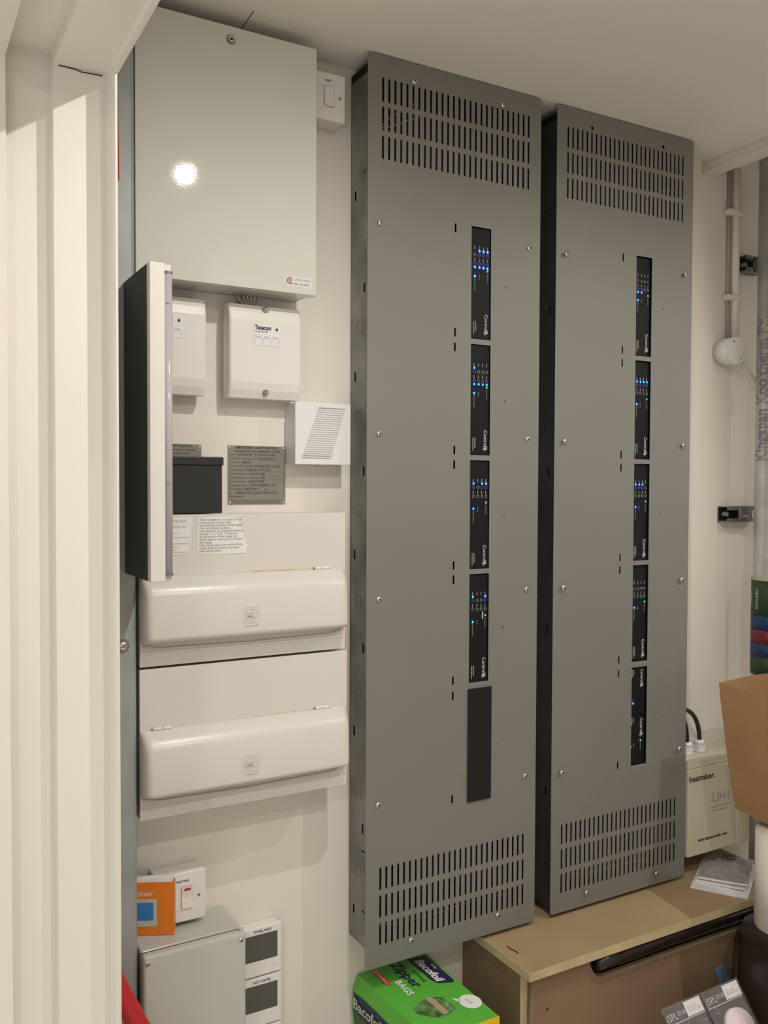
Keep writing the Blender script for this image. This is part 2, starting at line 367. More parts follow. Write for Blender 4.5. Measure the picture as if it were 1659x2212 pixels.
# ------------------------------------------------------------------ alarm expander boxes
def alarm_box(x0, x1, z0, z1, label, logo):
    t = thing('alarm_module_box', label, 'alarm box', ((x0+x1)/2, -0.02, z0))
    fin('box_base', B(x0+0.004, x1-0.004, -0.030, -0.0005, z0+0.003, z1-0.003, 0.002), m_white, t)
    bm = bmesh.new(); n = 12; rows = []
    for i in range(n+1):                                     # front bows gently at top and bottom
        u = i/n; z = z0+(z1-z0)*u; e = min(u, 1-u); y = -0.036-0.009*min(1, (e/0.16))**0.6
        rows.append((z, y))
    prof = [(x0, 0.0), (x0, 1.0), (x0+0.003, 1.12), (x1-0.003, 1.12), (x1, 1.0), (x1, 0.0)]
    R = []
    for z, y in rows:
        R.append([bm.verts.new((x, -0.014 if k == 0 else y*min(k, 1.0) - (0.002 if k > 1 else 0), z)) for x, k in prof])
    for i in range(n):
        for j in range(len(prof)-1): bm.faces.new((R[i][j], R[i][j+1], R[i+1][j+1], R[i+1][j]))
    bm.faces.new(R[0]); bm.faces.new(R[-1][::-1])
    fin('box_cover', bm, m_white, t)
    xc = (x0+x1)/2
    for z in (z0+0.0105, z1-0.0065):
        s = fin('screw_cap', cyl(bmesh.new(), (xc, -0.0365, z), (0, -1, 0), 0.0052, 0.0085, 20), m_clamp, t)
        fin('slot', B(xc-0.001, xc+0.004, -0.0456, -0.045, z-0.001, z+0.002), m_screw, s)
    lx0, lx1, lz0, lz1 = xc-0.023, xc+0.0255, z1-0.069, z1-0.0325
    lb = fin('label_plate', B(lx0, lx1, -0.0478, -0.0466, lz0, lz1, 0.0005), m_cool, t)
    bm = text_bm('Texecom', 0.0105, (lx0+0.0015, -0.0479, lz1-0.0095), width=0.030, bold=0.0004)
    text_bm('Premier Elite 8XP', 0.004, (lx0+0.0015, -0.0479, lz1-0.0142), width=0.024, bm=bm)
    fin('lettering', bm, m_print, lb)
    bm = bmesh.new()
    for k, s in enumerate(('Power', 'Data', 'Fault')): text_bm(s, 0.0042, (lx0+0.003+k*0.0155, -0.0479, lz0+0.0135), width=0.010, bm=bm)
    for k in range(3):
        a = lx0+0.0015+k*0.0155
        for q in ((a, a+0.0135, lz0+0.012, lz0+0.0123), (a, a+0.0003, lz0+0.002, lz0+0.012), (a+0.0132, a+0.0135, lz0+0.002, lz0+0.012)): box(bm, q[0], q[1], -0.0480, -0.0478, q[2], q[3])
    fin('small_lettering', bm, m_greyprint, lb)
    fin('tamper_screw', cyl(bmesh.new(), (lx1-0.0065, -0.0478, lz1-0.0075), (0, -1, 0), 0.0024, 0.0008, 14), m_print, lb)
    return t
alarm_box(0.518, 0.650, 1.702, 1.862, 'white plastic alarm box under the right half of the glossy cabinet', True)
alarm_box(0.345, 0.477, 1.702, 1.862, 'white plastic alarm box half hidden behind the slim black box', True)

# sounder / door chime with slanted louvres
t = thing('wall_sounder', 'square white wall sounder with a slanted patch of louvres', 'sounder', (0.693, -0.02, 1.59))
fin('sounder_body', B(0.6395, 0.7475, -0.044, -0.0005, 1.590, 1.6985, 0.0015), m_cool, t)
fin('sounder_front', B(0.6385, 0.7485, -0.0475, -0.044, 1.589, 1.6995, 0.0012), m_cool, t)
for k in range(24):
    z = 1.6905-k*0.0039; u = k/23; xa = 0.683-0.0315*u; xb = 0.737-0.0285*u
    fin('louvre', B(xa, xb, -0.0482, -0.0475, z-0.0007, z+0.0007), m_greyprint if k in (0, 22, 23) else mat('louvre_shade', (0.52, 0.51, 0.50), 0.6, var=0), t)
fin('sounder_screw', cyl(bmesh.new(), (0.689, -0.03, 1.5885), (0, 0, -1), 0.002, 0.0012, 10), m_clamp, t)

# safety notices
def notice(x0, label):
    x1, z0, z1 = x0+0.1085, 1.518, 1.6215
    t = tag(fin('safety_notice', B(x0, x1, -0.0018, -0.0002, z0, z1), m_brass), label, 'notice')
    for a, b in ((x0+0.003, z1-0.003), (x1-0.003, z1-0.003), (x0+0.003, z0+0.003), (x1-0.003, z0+0.003)):
        fin('corner_pin', cyl(bmesh.new(), (a, -0.0018, b), (0, -1, 0), 0.0014, 0.0005, 10), m_white, t)
    bm = text_bm('IMPORTANT SAFETY NOTICE', 0.0062, (x0+0.054, -0.0019, z1-0.0055), align='CENTER', width=0.077, bold=0.00015)
    text_bm('This label must not be removed or covered', 0.0045, (x0+0.054, -0.0019, z1-0.0108), align='CENTER', width=0.088, bold=0.00008, bm=bm)
    fin('heading', bm, m_print, t)
    rows = [('Property at', 'GABLE END  73 TOWN ROAD', 0.014), ('The hearth and opening located in the', 'LOUNGE ROOM', 0.052), ('The chimney is', 'BRICK', 0.024), ('and has been relined with', '316 STAINLESS LINER', 0.036),
            ('Chimney designation', 'T600 N1 D 3 G50', 0.030), ('The chimney is suitable for', 'SOLID FUEL', 0.036), ('Is the flue suitable for condensing appliances', 'NO', 0.060), ('Suitable for use on', 'SOLID FUEL', 0.034),
            ('New appliance installed is', 'STOVE BRAND  316', 0.038), ('Date of installation', '24/7/2017    by', 0.026), ('by', 'FIREPLACE CONSULTANTS LTD', 0.012), ('Other information', '', 0)]
    bp, bh, bl = bmesh.new(), bmesh.new(), bmesh.new()
    for i, (a, b, off) in enumerate(rows):
        z = z1-0.0170-i*0.00672
        text_bm(a, 0.0032, (x0+0.003, -0.0019, z), bm=bp, width=min(off-0.003, len(a)*0.0016) if off > 0.006 else len(a)*0.0014)
        if b: text_bm(b, 0.0056, (x0+0.003+off, -0.00195, z-0.0006), bm=bh, shear=0.25, width=min(len(b)*0.0031, 0.100-off))
        if i < 11: box(bl, x0+0.002, x1-0.005, -0.00195, -0.0018, z-0.0019, z-0.0017)
    box(bl, x0+0.0005, x1-0.0005, -0.00195, -0.0018, z1-0.0128, z1-0.0126); box(bl, x0+0.0005, x1-0.0005, -0.00195, -0.0018, z0+0.0085, z0+0.0087)
    box(bl, x1-0.0030, x1-0.0022, -0.00195, -0.0018, z0+0.0125, z1-0.0165)
    text_bm('This label must be fixed in a position where it can be read by the occupier', 0.0026, (x0+0.006, -0.0019, z0+0.0054), bm=bp, width=0.094)
    text_bm('in accordance with the building regulations and the standards', 0.0026, (x0+0.006, -0.0019, z0+0.0018), bm=bp, width=0.092)
    fin('printing', bp, m_print, t); fin('handwriting', bh, m_print, t); fin('ruled_line', bl, mat('dark_grey_rule', (0.12, 0.115, 0.10), 0.6, var=0), t)
notice(0.5305, 'grey engraved safety notice plate below the white alarm box, seen whole')
notice(0.374, 'grey safety notice plate half hidden behind the battery and slim black box')

# ------------------------------------------------------------------ fuse boxes (consumer units)
def fuse_box(x0, x1, z0, label, hinges, upper):
    z1 = z0+0.2415; yf = -0.0905
    t = thing('fuse_box', label, 'fuse box', ((x0+x1)/2, -0.045, z0))
    fin('fuse_box_body', B(x0+0.001, x1-0.001, yf+0.003, -0.0005, z0+0.001, z1-0.001, 0.001), m_cu, t)
    fin('front_panel', B(x0, x1, yf, yf+0.003, z0+0.019, z1, 0.0008), m_cu, t)
    fin('lower_trim', B(x0, x1, yf+0.001, yf+0.004, z0, z0+0.019, 0.0006), m_cu, t)
    prof = [(0, 0.1435), (0.007, 0.1425), (0.0165, 0.137), (0.0245, 0.1285), (0.0290, 0.1225), (0.0315, 0.114), (0.0345, 0.080), (0.0365, 0.052), (0.0360, 0.0475), (0.033, 0.0450), (0.020, 0.0405), (0.0, 0.036)]
    xs = [(x0+0.0005, 0.0), (x0+0.0015, 0.45), (x0+0.004, 0.80), (x0+0.008, 0.96), (x0+0.014, 1.0), (x1-0.024, 1.0), (x1-0.016, 0.96), (x1-0.009, 0.80), (x1-0.004, 0.45), (x1-0.002, 0.0)]
    bm = bmesh.new(); R = []
    for x, k in xs:
        zc = 0.090
        R.append([bm.verts.new((x, yf-0.0003-p*k, z0+zc+(z-zc)*(0.965+0.035*k))) for p, z in prof])
    for i in range(len(R)-1):
        for j in range(len(prof)-1): bm.faces.new((R[i][j], R[i][j+1], R[i+1][j+1], R[i+1][j]))
    fl = fin('cover_flap', bm, m_cu, t, True)
    bm = tube(bmesh.new(), [(x0+0.004, yf-0.0008, z0+0.034), (x0+0.03, yf-0.0022, z0+0.0285), ((x0+x1)/2, yf-0.003, z0+0.026), (x1-0.03, yf-0.0022, z0+0.0285), (x1-0.006, yf-0.0008, z0+0.036)], 0.0018, 8)
    fin('finger_lip', bm, m_cu, t, True)
    for hx in hinges:
        h = fin('hinge', cyl(bmesh.new(), (hx, yf-0.0025, z0+0.1455), (1, 0, 0), 0.0026, 0.0150, 12), m_cool, t, True)
        fin('hinge_knuckle', cyl(bmesh.new(), (hx+0.0155, yf-0.0025, z0+0.1455), (1, 0, 0), 0.0026, 0.0145, 12), m_cool, h, True)
        fin('hinge_pin', cyl(bmesh.new(), (hx-0.0018, yf-0.0025, z0+0.1455), (1, 0, 0), 0.0016, 0.0018, 8), m_clamp, h)
    # embossed maker's mark
    cx, cz, yy = x0+0.173, z0+0.076, yf-0.0351
    bm = bmesh.new(); mfr = frame((0, yy, 0), (1, 0, 0), (0, -0.065, 1))
    def ring(o, i):
        n = len(o); a = [bm.verts.new((p[0], yy-0.0006-(cz-p[1])*0.075, p[1])) for p in o]; b = [bm.verts.new((p[0], yy-0.0006-(cz-p[1])*0.075, p[1])) for p in i]
        for k in range(n): bm.faces.new((a[k], a[(k+1) % n], b[(k+1) % n], b[k]))
    ring(rrect(cx-0.0135, cx+0.0135, cz-0.012, cz+0.0135, 0.003), rrect(cx-0.0129, cx+0.0129, cz-0.0114, cz+0.0129, 0.0026))
    el = lambda r: [(cx+r*math.cos(2*PI*k/24), cz+0.001+r*0.86*math.sin(2*PI*k/24)) for k in range(24)]
    ring(el(0.0112), el(0.0104))
    text_bm('MK', 0.012, (cx, yy-0.0017, cz-0.0035), uy=(0, 0.075, 1), align='CENTER', width=0.0145, bm=bm, bold=0.0004)
    text_bm('by Honeywell', 0.0042, (cx, yy-0.0020, cz-0.0175), uy=(0, 0.075, 1), align='CENTER', width=0.022, bm=bm)
    fin('embossed_mark', bm, mat('shallow_emboss', (0.60, 0.565, 0.52), 0.45, var=0), fl)
    gz = z0+0.1437
    bm = bmesh.new()
    h = 0.0032 if upper else 0.0009
    v = [bm.verts.new(p) for p in ((x0+0.185, yf-0.0004, gz), (x0+0.185, yf-0.0004, gz+h), (x0+0.30, yf-0.0004, gz+h*0.5), (x0+0.30, yf-0.0004, gz))]
    bm.faces.new(v); fin('glue_stain', bm, m_glue, t)
    return t
cu1 = fuse_box(0.353, 0.716, 1.2625, 'upper cream steel fuse box with two printed labels above its bulging flap', (0.372, 0.655), True)
cu2 = fuse_box(0.3525, 0.7195, 1.0175, 'lower cream steel fuse box with plain front above its bulging flap', (0.3725, 0.6565), False)
def label_paper(x0, x1, z0, z1, torn, name='printed_label'):
    bm = bmesh.new(); pts = torn; y = -0.0909
    f = [bm.verts.new((a, y, b)) for a, b in pts]; g = [bm.verts.new((a, y-0.0002, b)) for a, b in pts]
    bm.faces.new(f[::-1]); bm.faces.new(g)
    for i in range(len(f)): bm.faces.new((f[i], f[(i+1) % len(f)], g[(i+1) % len(g)], g[i]))
    return fin(name, bm, m_paper, cu1)
lb = label_paper(0, 0, 0, 0, [(0.4475, 1.4995), (0.5125, 1.4995), (0.520, 1.489), (0.524, 1.470), (0.532, 1.452), (0.531, 1.4385), (0.503, 1.4385), (0.447, 1.4395), (0.4455, 1.47)])
lines = ['This installation, or part of it, is', 'protected by a device which', 'automatically switches off the supply', 'if an earth fault develops.', 'Test quarterly by pressing the button', "marked 'T' or 'Test'. The device", 'should switch off the supply and', 'should then be switched on to restore', 'the supply.', 'If the device does not switch off the', 'supply when the button is pressed,', 'seek expert advice.']
bm = bmesh.new()
for i, s in enumerate(lines): text_bm(s, 0.0050, (0.4500, -0.0912, 1.4935-i*0.00462), width=0.074*len(s)/37, bm=bm, bold=0.00006)
fin('lettering', bm, m_greyprint, lb)
lb = label_paper(0, 0, 0, 0, [(0.352, 1.4995), (0.440, 1.4995), (0.4365, 1.478), (0.4345, 1.455), (0.4325, 1.450), (0.4345, 1.4435), (0.433, 1.4395), (0.352, 1.4395)])
bm = text_bm('INSTRUCTIONS', 0.0068, (0.428, -0.0912, 1.491), align='RIGHT', width=0.050)
for s, z, xr in (('In the event of operation the following action', 1.4835, 0.428), ('should be taken by the device.', 1.4725, 0.416), ('Isolate the faulty circuit and you will key to the 0/11', 1.466, 0.434), ('Check the supply to each circuit must not be low RCD', 1.456, 0.432), ('Reset the main switch and test again if the unit does', 1.451, 0.414), ('trip.', 1.446, 0.412), ('Do not allow the machine to be', 1.4424, 0.4335)):
    text_bm(s, 0.0036, (xr, -0.0912, z), align='RIGHT', width=min(0.0016*len(s), xr-0.356), bm=bm)
fin('lettering', bm, m_greyprint, lb)

# ------------------------------------------------------------------ switches
def rocker_plate(x0, z0, word, wx0, wx1, label, neon, ybox=-0.0005):
    x1, z1 = x0+0.086, z0+0.084
    t = thing('wall_switch', label, 'switch', (x0+0.043, -0.02, z0))
    fin('back_box', B(x0+0.0015, x1-0.0015, -0.040, ybox, z0+0.0015, z1-0.0015, 0.002), m_white, t)
    fin('switch_plate', B(x0, x1, -0.0465, -0.040, z0, z1, 0.0022, 3), m_white, t)
    tp = fin('label_tape', B(x0+0.02, x1-0.010, -0.0469, -0.0465, z1-0.0215, z1-0.0075), m_cool, t)
    fin('lettering', text_bm(word, 0.006, (wx0, -0.0470, z1-0.0165), width=wx1-wx0, bold=0.0001), m_print, tp)
    rx, rz = x0+0.0535, z0+0.0415
    fin('rocker_surround', sheet_bm(rrect(rx-0.0105, rx+0.0105, rz-0.0185, rz+0.0185, 0.003), [rrect(rx-0.0098, rx+0.0098, rz-0.0178, rz+0.0178, 0.003)], 0.0006, face_m(-0.0467)), m_greyprint, t)
    bm = bmesh.new(); v = []
    for y, z in ((-0.0465, rz-0.0175), (-0.0500, rz-0.0172), (-0.0478, rz), (-0.0500 if neon else -0.0485, rz+0.0172), (-0.0465, rz+0.0175)):
        v.append([bm.verts.new((x, y, z)) for x in (rx-0.0096, rx+0.0096)])
    for i in range(4): bm.faces.new((v[i][0], v[i][1], v[i+1][1], v[i+1][0]))
    for s in (0, 1): bm.faces.new([q[s] for q in v])
    r = fin('rocker', bm, m_white, t)
    if neon: fin('neon', B(rx-0.0055, rx+0.0055, -0.0507, -0.0493, rz+0.0125, rz+0.0162), mat('red_neon', (0.45, 0.01, 0.06), 0.3, var=0), t)
    fin('fuse_holder', sheet_bm(rrect(x0+0.015, x0+0.034, rz-0.014, rz+0.014, 0.003), [], 0.0012, face_m(-0.0469)), m_white, t)
    for sx in (x0+0.0125, x0+0.0735): screw(t, sx, -0.0465, z0+0.0415, 0.0031, 0.0004)
rocker_plate(0.388, 0.8175, 'HEATING', 0.4235, 0.445, 'white fused wall switch labelled HEATING with a red neon', True)
rocker_plate(0.6505, 2.2035, 'ALARM', 0.694, 0.7065, 'white wall switch labelled ALARM high beside the glossy cabinet', False)

# ------------------------------------------------------------------ grey enclosure, thermostats, orange box
t = thing('grey_junction_enclosure', 'large pale grey plastic enclosure with screwed lid at the bottom left', 'enclosure', (0.43, -0.05, 0.40))
fin('enclosure_base', B(0.3520, 0.5205, -0.094, -0.0005, 0.43, 0.809, 0.004, 3), m_encl, t)
fin('lid_gasket', B(0.3530, 0.5195, -0.0965, -0.094, 0.431, 0.808), m_clamp, t)
fin('enclosure_lid', B(0.3515, 0.5215, -0.1135, -0.0965, 0.429, 0.8095, 0.005, 4), m_encl, t, False)
for sx in (0.3580, 0.5125): screw(t, sx, -0.1135, 0.7975, 0.0042, 0.0)
fin('lid_tab', B(0.512, 0.519, -0.107, -0.099, 0.8095, 0.8125, 0.001), m_encl, t)

def thermostat(z0, word, wx, label, glare):
    x0, x1, z1 = 0.5345, 0.6210, z0+0.0885
    t = thing('thermostat', label, 'thermostat', (0.578, -0.015, z0))
    fin('thermostat_base', B(x0+0.003, x1-0.003, -0.016, -0.0005, z0+0.002, z1-0.002, 0.002), m_white, t)
    fin('thermostat_front', B(x0, x1, -0.0295, -0.016, z0, z1, 0.003, 3), m_white, t)
    sc = fin('screen', B(x0+0.006, x1-0.0088, -0.0300, -0.0294, z0+0.0285, z0+0.0755, 0.0004), m_scr, t)
    tp = fin('label_tape', B(x0+0.002, x1-0.002, -0.0299, -0.0295, z0+0.0768, z0+0.0878), m_cool, t)
    fin('lettering', text_bm(word, 0.0062, (0.5665, -0.0301, z0+0.0795), width=wx, bold=0.0001), m_print, tp)
    for k in range(4):
        fin('button', B(0.5510+k*0.0175, 0.5545+k*0.0175, -0.0301, -0.0294, z0+0.0150, z0+0.0190, 0.0005), m_cool, t)
    return t
thermostat(0.6775, 'TOWEL RADS', 0.034, 'white square wall thermostat labelled TOWEL RADS', False)
thermostat(0.5865, 'HOT WATER', 0.033, 'white square wall thermostat labelled HOT WATER', True)
thermostat(0.4955, 'UTILITY', 0.022, 'white square wall thermostat at the foot of the column, only its top showing', False)

t = thing('orange_thermostat_box', 'small orange cardboard box with a blue screen picture on the grey enclosure', 'box', (0.38, -0.06, 0.8097))
t.rotation_euler = (0, 0, 0)
ob_o = Vector((0.4135, -0.0655, 0.8098)); a = math.radians(158)
ux = Vector((-math.cos(math.radians(26)), math.sin(math.radians(26))*1.0, 0)).normalized()     # along the face, leftwards and away
nrm = Vector((-ux.y, ux.x, 0))
nrm = -nrm if nrm.y > 0 else nrm                                                                     # out of the face, towards the room
def obx(u, d, z): return ob_o + ux*u - nrm*d + Vector((0, 0, z))
def oslab(u0, u1, d0, d1, z0, z1):
    bm = bmesh.new(); v = [bm.verts.new(obx(u, d, z)) for z in (z0, z1) for u, d in ((u0, d0), (u1, d0), (u1, d1), (u0, d1))]
    for f in ((0, 1, 2, 3), (4, 5, 6, 7), (0, 1, 5, 4), (1, 2, 6, 5), (2, 3, 7, 6), (3, 0, 4, 7)): bm.faces.new([v[i] for i in f])
    return bm
fin('carton', oslab(0, 0.070, 0, 0.016, 0, 0.088), m_orange, t)
fin('white_top_flap', oslab(0.003, 0.068, 0.0005, 0.0155, 0.088, 0.0935), m_paper, t)
fx = -ux
def otext(s, size, u, z, w, bm=None, bold=0.0): return text_bm(s, size, obx(u, -0.0004, z), ux=fx, uy=(0, 0, 1), align='RIGHT', width=w, bm=bm, bold=bold)
fin('lettering', otext('miser', 0.0125, 0.0335, 0.0655, 0.028), m_paper, t)
pc = fin('picture_frame', oslab(0.0275, 0.0695, -0.0003, 0, 0.0150, 0.0600), m_encl, t)
sc = fin('picture_screen', oslab(0.0335, 0.0695, -0.0006, -0.0003, 0.0250, 0.0545), m_lcd, t)
fin('screen_digits', otext('20.c', 0.018, 0.038, 0.034, 0.026), m_navy, t)

# ------------------------------------------------------------------ the two tall dimmer panels
HOLES_SMALL = (1.941, 1.718, 1.4955, 1.273, 1.050)
OPEN = [(1.8335, 2.0485), (1.6105, 1.8245), (1.3900, 1.6015), (1.1685, 1.3815), (0.9395, 1.1580)]
def panel(x0, label, sx, vent0, ox, slotx, holex, screws, holes_top, proud, yfront=-0.085, m_side=None, zbox=0.6950):
    m_side = m_side or m_galv
    x1 = x0+0.3925; z0, z1 = 0.6640, 2.3240
    t = thing('dimmer_enclosure', label, 'electrical panel', ((x0+x1)/2, -0.04, z0), 'tall grey dimmer panels')
    holes = []
    for rows in (((2.241, 2.284), (2.190, 2.2325), (2.139, 2.181)), ((0.8075, 0.8495), (0.7555, 0.7975), (0.7045, 0.7460))):
        for a, b in rows:
            for k in range(27):
                x = vent0+k*(0.3305/26); holes.append(rrect(x-0.0023, x+0.0023, a, b, 0.0022, 3))
    for a, b in OPEN: holes.append(rrect(ox, ox+0.0465, a, b, 0.001, 2))
    for a, b in OPEN:
        for c, d in ((b-0.0175, b-0.0005), (a+0.0015, a+0.0185)): holes.append(rrect(slotx-0.0021, slotx+0.0021, c, d, 0.0020, 3))
    for z in HOLES_SMALL: holes.append(circ(holex, z, 0.0017))
    for q in holes_top: holes.append(circ(q[0], q[1], 0.0042))
    fin('cover_plate', sheet_bm(rrect(x0, x1, z0, z1, 0.008, 5), holes, 0.0016, face_m(yfront+0.0008)), m_grey, t)
    # steel back box, open at the front; its left side is a punched sheet
    bx0, bx1, by, bz0, bz1 = x0+0.010, x1-0.010, yfront+0.006, zbox, 2.3130
    bm = bmesh.new()
    box(bm, bx0, bx1, -0.0030, -0.0010, bz0, bz1); box(bm, bx1-0.0012, bx1, by, -0.001, bz0, bz1)
    box(bm, bx0, bx1, by, -0.001, bz0, bz0+0.0012); box(bm, bx0, bx1, by, -0.001, bz1-0.0012, bz1)
    fin('back_box', bm, mat('shaded_steel', (0.045, 0.046, 0.044), 0.55, metal=0.3, var=0.3, scale=9), t)  # shade inside the box is put into this darker steel colour
    hs = []
    for k, z in enumerate((2.088, 1.913, 1.754, 1.579, 1.423, 1.252, 1.090, 0.914, 0.751)):
        y = 0.019 if k % 2 == 0 else 0.054
        hs.append(rrect(-y-0.0034, -y+0.0034, z-0.009, z+0.009, 0.0004, 1))
    def slant(y, z, s):                                       # short angled slots near the front flange
        d = 0.0125; w = 0.0016
        return [(-(y), z-w), (-(y+d), z-w+s*0.004), (-(y+d), z+w+s*0.004), (-y, z+w)]
    for z, s in ((2.121, 1), (2.229, 1), (0.873, 0), (0.760, 0)): hs.append(slant(0.050, z, s))
    mt = frame((bx0+0.0006, 0, 0), (0, 1, 0), (0, 0, 1))
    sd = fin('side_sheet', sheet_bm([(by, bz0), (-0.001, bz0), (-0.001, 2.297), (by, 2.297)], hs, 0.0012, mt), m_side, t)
    fin('side_top_shade', B(bx0+0.003, bx0+0.005, by, -0.001, 2.297, bz1), m_dark, t)  # dark strip stands in for the shade above the side sheet
    fin('inner_shade_sheet', B(bx0+0.0045, bx0+0.0050, by, -0.001, bz0+0.002, 2.296), m_dark, t)  # dark sheet added so the inside of the box reads as shaded
    for z in (2.019, 1.845, 1.680, 1.505, 1.335, 1.162, 0.979, 0.830):
        fin('knockout', sheet_bm(circ(-0.036, z, 0.0125, 24), [circ(-0.036, z, 0.0119, 24)], 0.0008, frame((bx0-0.0002, 0, 0), (0, 1, 0), (0, 0, 1))), m_side, t)
    for a, b in OPEN:
        if proud > 0.004 or a > 1.0: fin('window_lip', B(ox+0.0003, ox+0.0462, yfront+0.0002, yfront+0.0045, a+0.0001, a+0.0007), m_trunk, t)
    fin('din_rail', B(ox+0.008, ox+0.038, -0.026, -0.018, 0.90, 2.10), m_clamp, t)
    for sxp, sz in screws: screw(t, sxp, yfront, sz, 0.0052, proud)
    return t
S1 = [(x, z) for z in (2.024, 1.646, 1.345, 0.967) for x in (0.787, 1.1265)]
pan1 = panel(0.7620, 'tall grey vented dimmer panel, left of the pair, its bottom window blanked in black', 0, 0.793, 0.9878, 0.9510, 1.0700, S1+[(0.857, 2.291), (1.059, 2.291), (0.859, 0.6975), (1.061, 0.6975)], [], 0.0015)
S2 = [(x, z) for z in (2.024, 1.6445, 1.344, 0.9615) for x in (1.218, 1.562)]
pan2 = panel(1.1965, 'tall grey vented dimmer panel, right of the pair, with proud screws and empty top holes', 0, 1.2255, 1.4190, 1.3805, 1.5000, S2+[(1.289, 0.694), (1.494, 0.692)], [(1.290, 2.293), (1.495, 2.293)], 0.0075, zbox=0.6680, m_side=mat('shaded_steel', (0.045, 0.046, 0.044), 0.55, metal=0.3, var=0.3, scale=9))  # side colour darkened for the shade between the two panels

# a few wires seen through the louvres
for i, (pts, mm) in enumerate(((((0.80, -0.05, 2.20), (0.83, -0.055, 2.25), (0.86, -0.056, 2.24), (0.88, -0.05, 2.27)), m_yellow), (((0.79, -0.05, 2.21), (0.82, -0.06, 2.20), (0.85, -0.06, 2.23), (0.90, -0.05, 2.25)), m_wcable), (((1.50, -0.05, 2.20), (1.52, -0.06, 2.21), (1.55, -0.06, 2.22), (1.57, -0.05, 2.22)), m_wcable),
        (((1.25, -0.06, 0.74), (1.30, -0.065, 0.70), (1.40, -0.065, 0.73), (1.50, -0.06, 0.71)), m_greyprint), (((0.80, -0.06, 0.73), (0.90, -0.065, 0.71), (1.0, -0.065, 0.74), (1.10, -0.06, 0.72)), m_greyprint))):
    fin('inside_wire', tube(bmesh.new(), bez(*pts), 0.0016, 6), mm, pan1 if i in (0, 1, 4) else pan2, True)

COLS = (0.0099, 0.0204, 0.0300, 0.0395)
def dimmer(ox, k, yface, rowA, rowB, label, parallax=0.0, scratch=False):
    z0, z1 = OPEN[k]; zt = z1-0.0005; x = ox
    t = thing('dimmer_module', label, 'dimmer module', (x+0.023, yface+0.02, z0+0.0012), 'black dimmer modules')
    fin('module_body', B(x+0.0012, x+0.0455, yface+0.0012, yface+0.045, z0+0.0012, zt-0.0012), m_black, t)
    f = fin('module_face', B(x+0.0008, x+0.0458, yface, yface+0.0012, z0+0.0022, zt-0.0010, 0.0003), m_modface, t)
    bmt = bmesh.new(); D = dict(ux=(0, 0, -1), uy=(1, 0, 0))
    for i, c in enumerate(COLS):
        for v, s in ((0.0387-0.0035, str(i+1)), (0.0615-0.003, str(i+5))):
            box(bmt, x+c-0.0012, x+c+0.0002, yface-0.0002, yface, zt-v-0.0065, zt-v)          # illegible captions
        for v, on in ((0.0515, (i+1) in rowA), (0.0690, (i+1) in rowB)):
            b = fin('button', sheet_bm(circ(x+c, zt-v, 0.0029, 16), [circ(x+c, zt-v, 0.0023, 16)], 0.0005, face_m(yface-0.0003)), m_btn_glow if on else m_dimprint, t)
        for v, on in ((0.0443, (i+1) in rowA), (0.0757, (i+1) in rowB)):
            if on: led(t, x+c, yface, zt-v, m_lblue)
    led(t, x+COLS[3], yface, zt-0.0812, m_lgreen)
    led(t, x+COLS[0], yface, zt-0.0930, m_lblue)
    for c in (0, 1): fin('tiny_led', cyl(bmesh.new(), (x+COLS[c], yface, zt-0.0865), (0, -1, 0), 0.0007, 0.0004, 8), m_halo, t)
    text_bm('Ethernet/Data', 0.0036, (x+COLS[0]-0.001, yface-0.0001, zt-0.0970), width=0.0235, bm=bmt, **D)
    text_bm('Reset', 0.0036, (x+COLS[1]-0.001, yface-0.0001, zt-0.0905), width=0.0085, bm=bmt, **D)
    text_bm('Power/Activity', 0.0036, (x+COLS[3]-0.001, yface-0.0001, zt-0.0860), width=0.0175, bm=bmt, **D)
    fin('captions', bmt, m_dimprint, f)['kind'] = 'stuff'
    bmt = text_bm('Control', 0.0112, (x+0.0335, yface-0.0001, zt-0.1640), width=0.0315, **D)
    text_bm('4', 0.0105, (x+0.0338, yface-0.0001, zt-0.1968), width=0.0052, bold=0.0003, bm=bmt, **D)
    arc(bmt, x+0.0372, yface-0.0002, zt-0.2000)
    fin('logo', bmt, m_wprint, f)
    bmt = text_bm('C4-DIN-8DIM-E', 0.0036, (x+0.0112, yface-0.0001, zt-0.1790), width=0.0190, **D)
    text_bm('8 Channel Adaptive Dimmer', 0.0036, (x+0.0070, yface-0.0001, zt-0.1790), width=0.0250, bm=bmt, **D)
    fin('small_print', bmt, m_wprint, f)
    if scratch:
        bm = tube(bmesh.new(), bez((x+0.0345, yface-0.0004, zt-0.0745), (x+0.031, yface-0.0004, zt-0.079), (x+0.0335, yface-0.0004, zt-0.086), (x+0.0335, yface-0.0004, zt-0.088)), 0.0009, 5)
        fin('torn_sticker', bm, m_paper, f)
    return t
def arc(bm, cx, y, cz):
    n = 12; r1, r2 = 0.0050, 0.0041
    for k in range(n):
        q = [math.radians(20+230*j/n) for j in (k, k+1)]
        bm.faces.new([bm.verts.new((cx+r*math.cos(a), y, cz+r*math.sin(a))) for r, a in ((r1, q[0]), (r1, q[1]), (r2, q[1]), (r2, q[0]))])
def led(t, x, y, z, mm):
    l = fin('led', cyl(bmesh.new(), (x, y, z), (0, -1, 0), 0.0029 if mm is m_lblue else 0.0020, 0.0003, 14), m_halo if mm is m_lblue else mat('green_led_glow', (0, .1, .02), 0.3, var=0, emit=(0.0, 0.25, 0.04), es=0.8), t)  # wider glowing disc paints the halo around the led core
    bm = bmesh.new(); bmesh.ops.create_uvsphere(bm, u_segments=10, v_segments=6, radius=0.0017, matrix=Matrix.Translation((x, y-0.0005, z)) @ Matrix.Diagonal((1.0, 0.6, 1.25, 1)))
    fin('led_core', bm, mm, l, True)
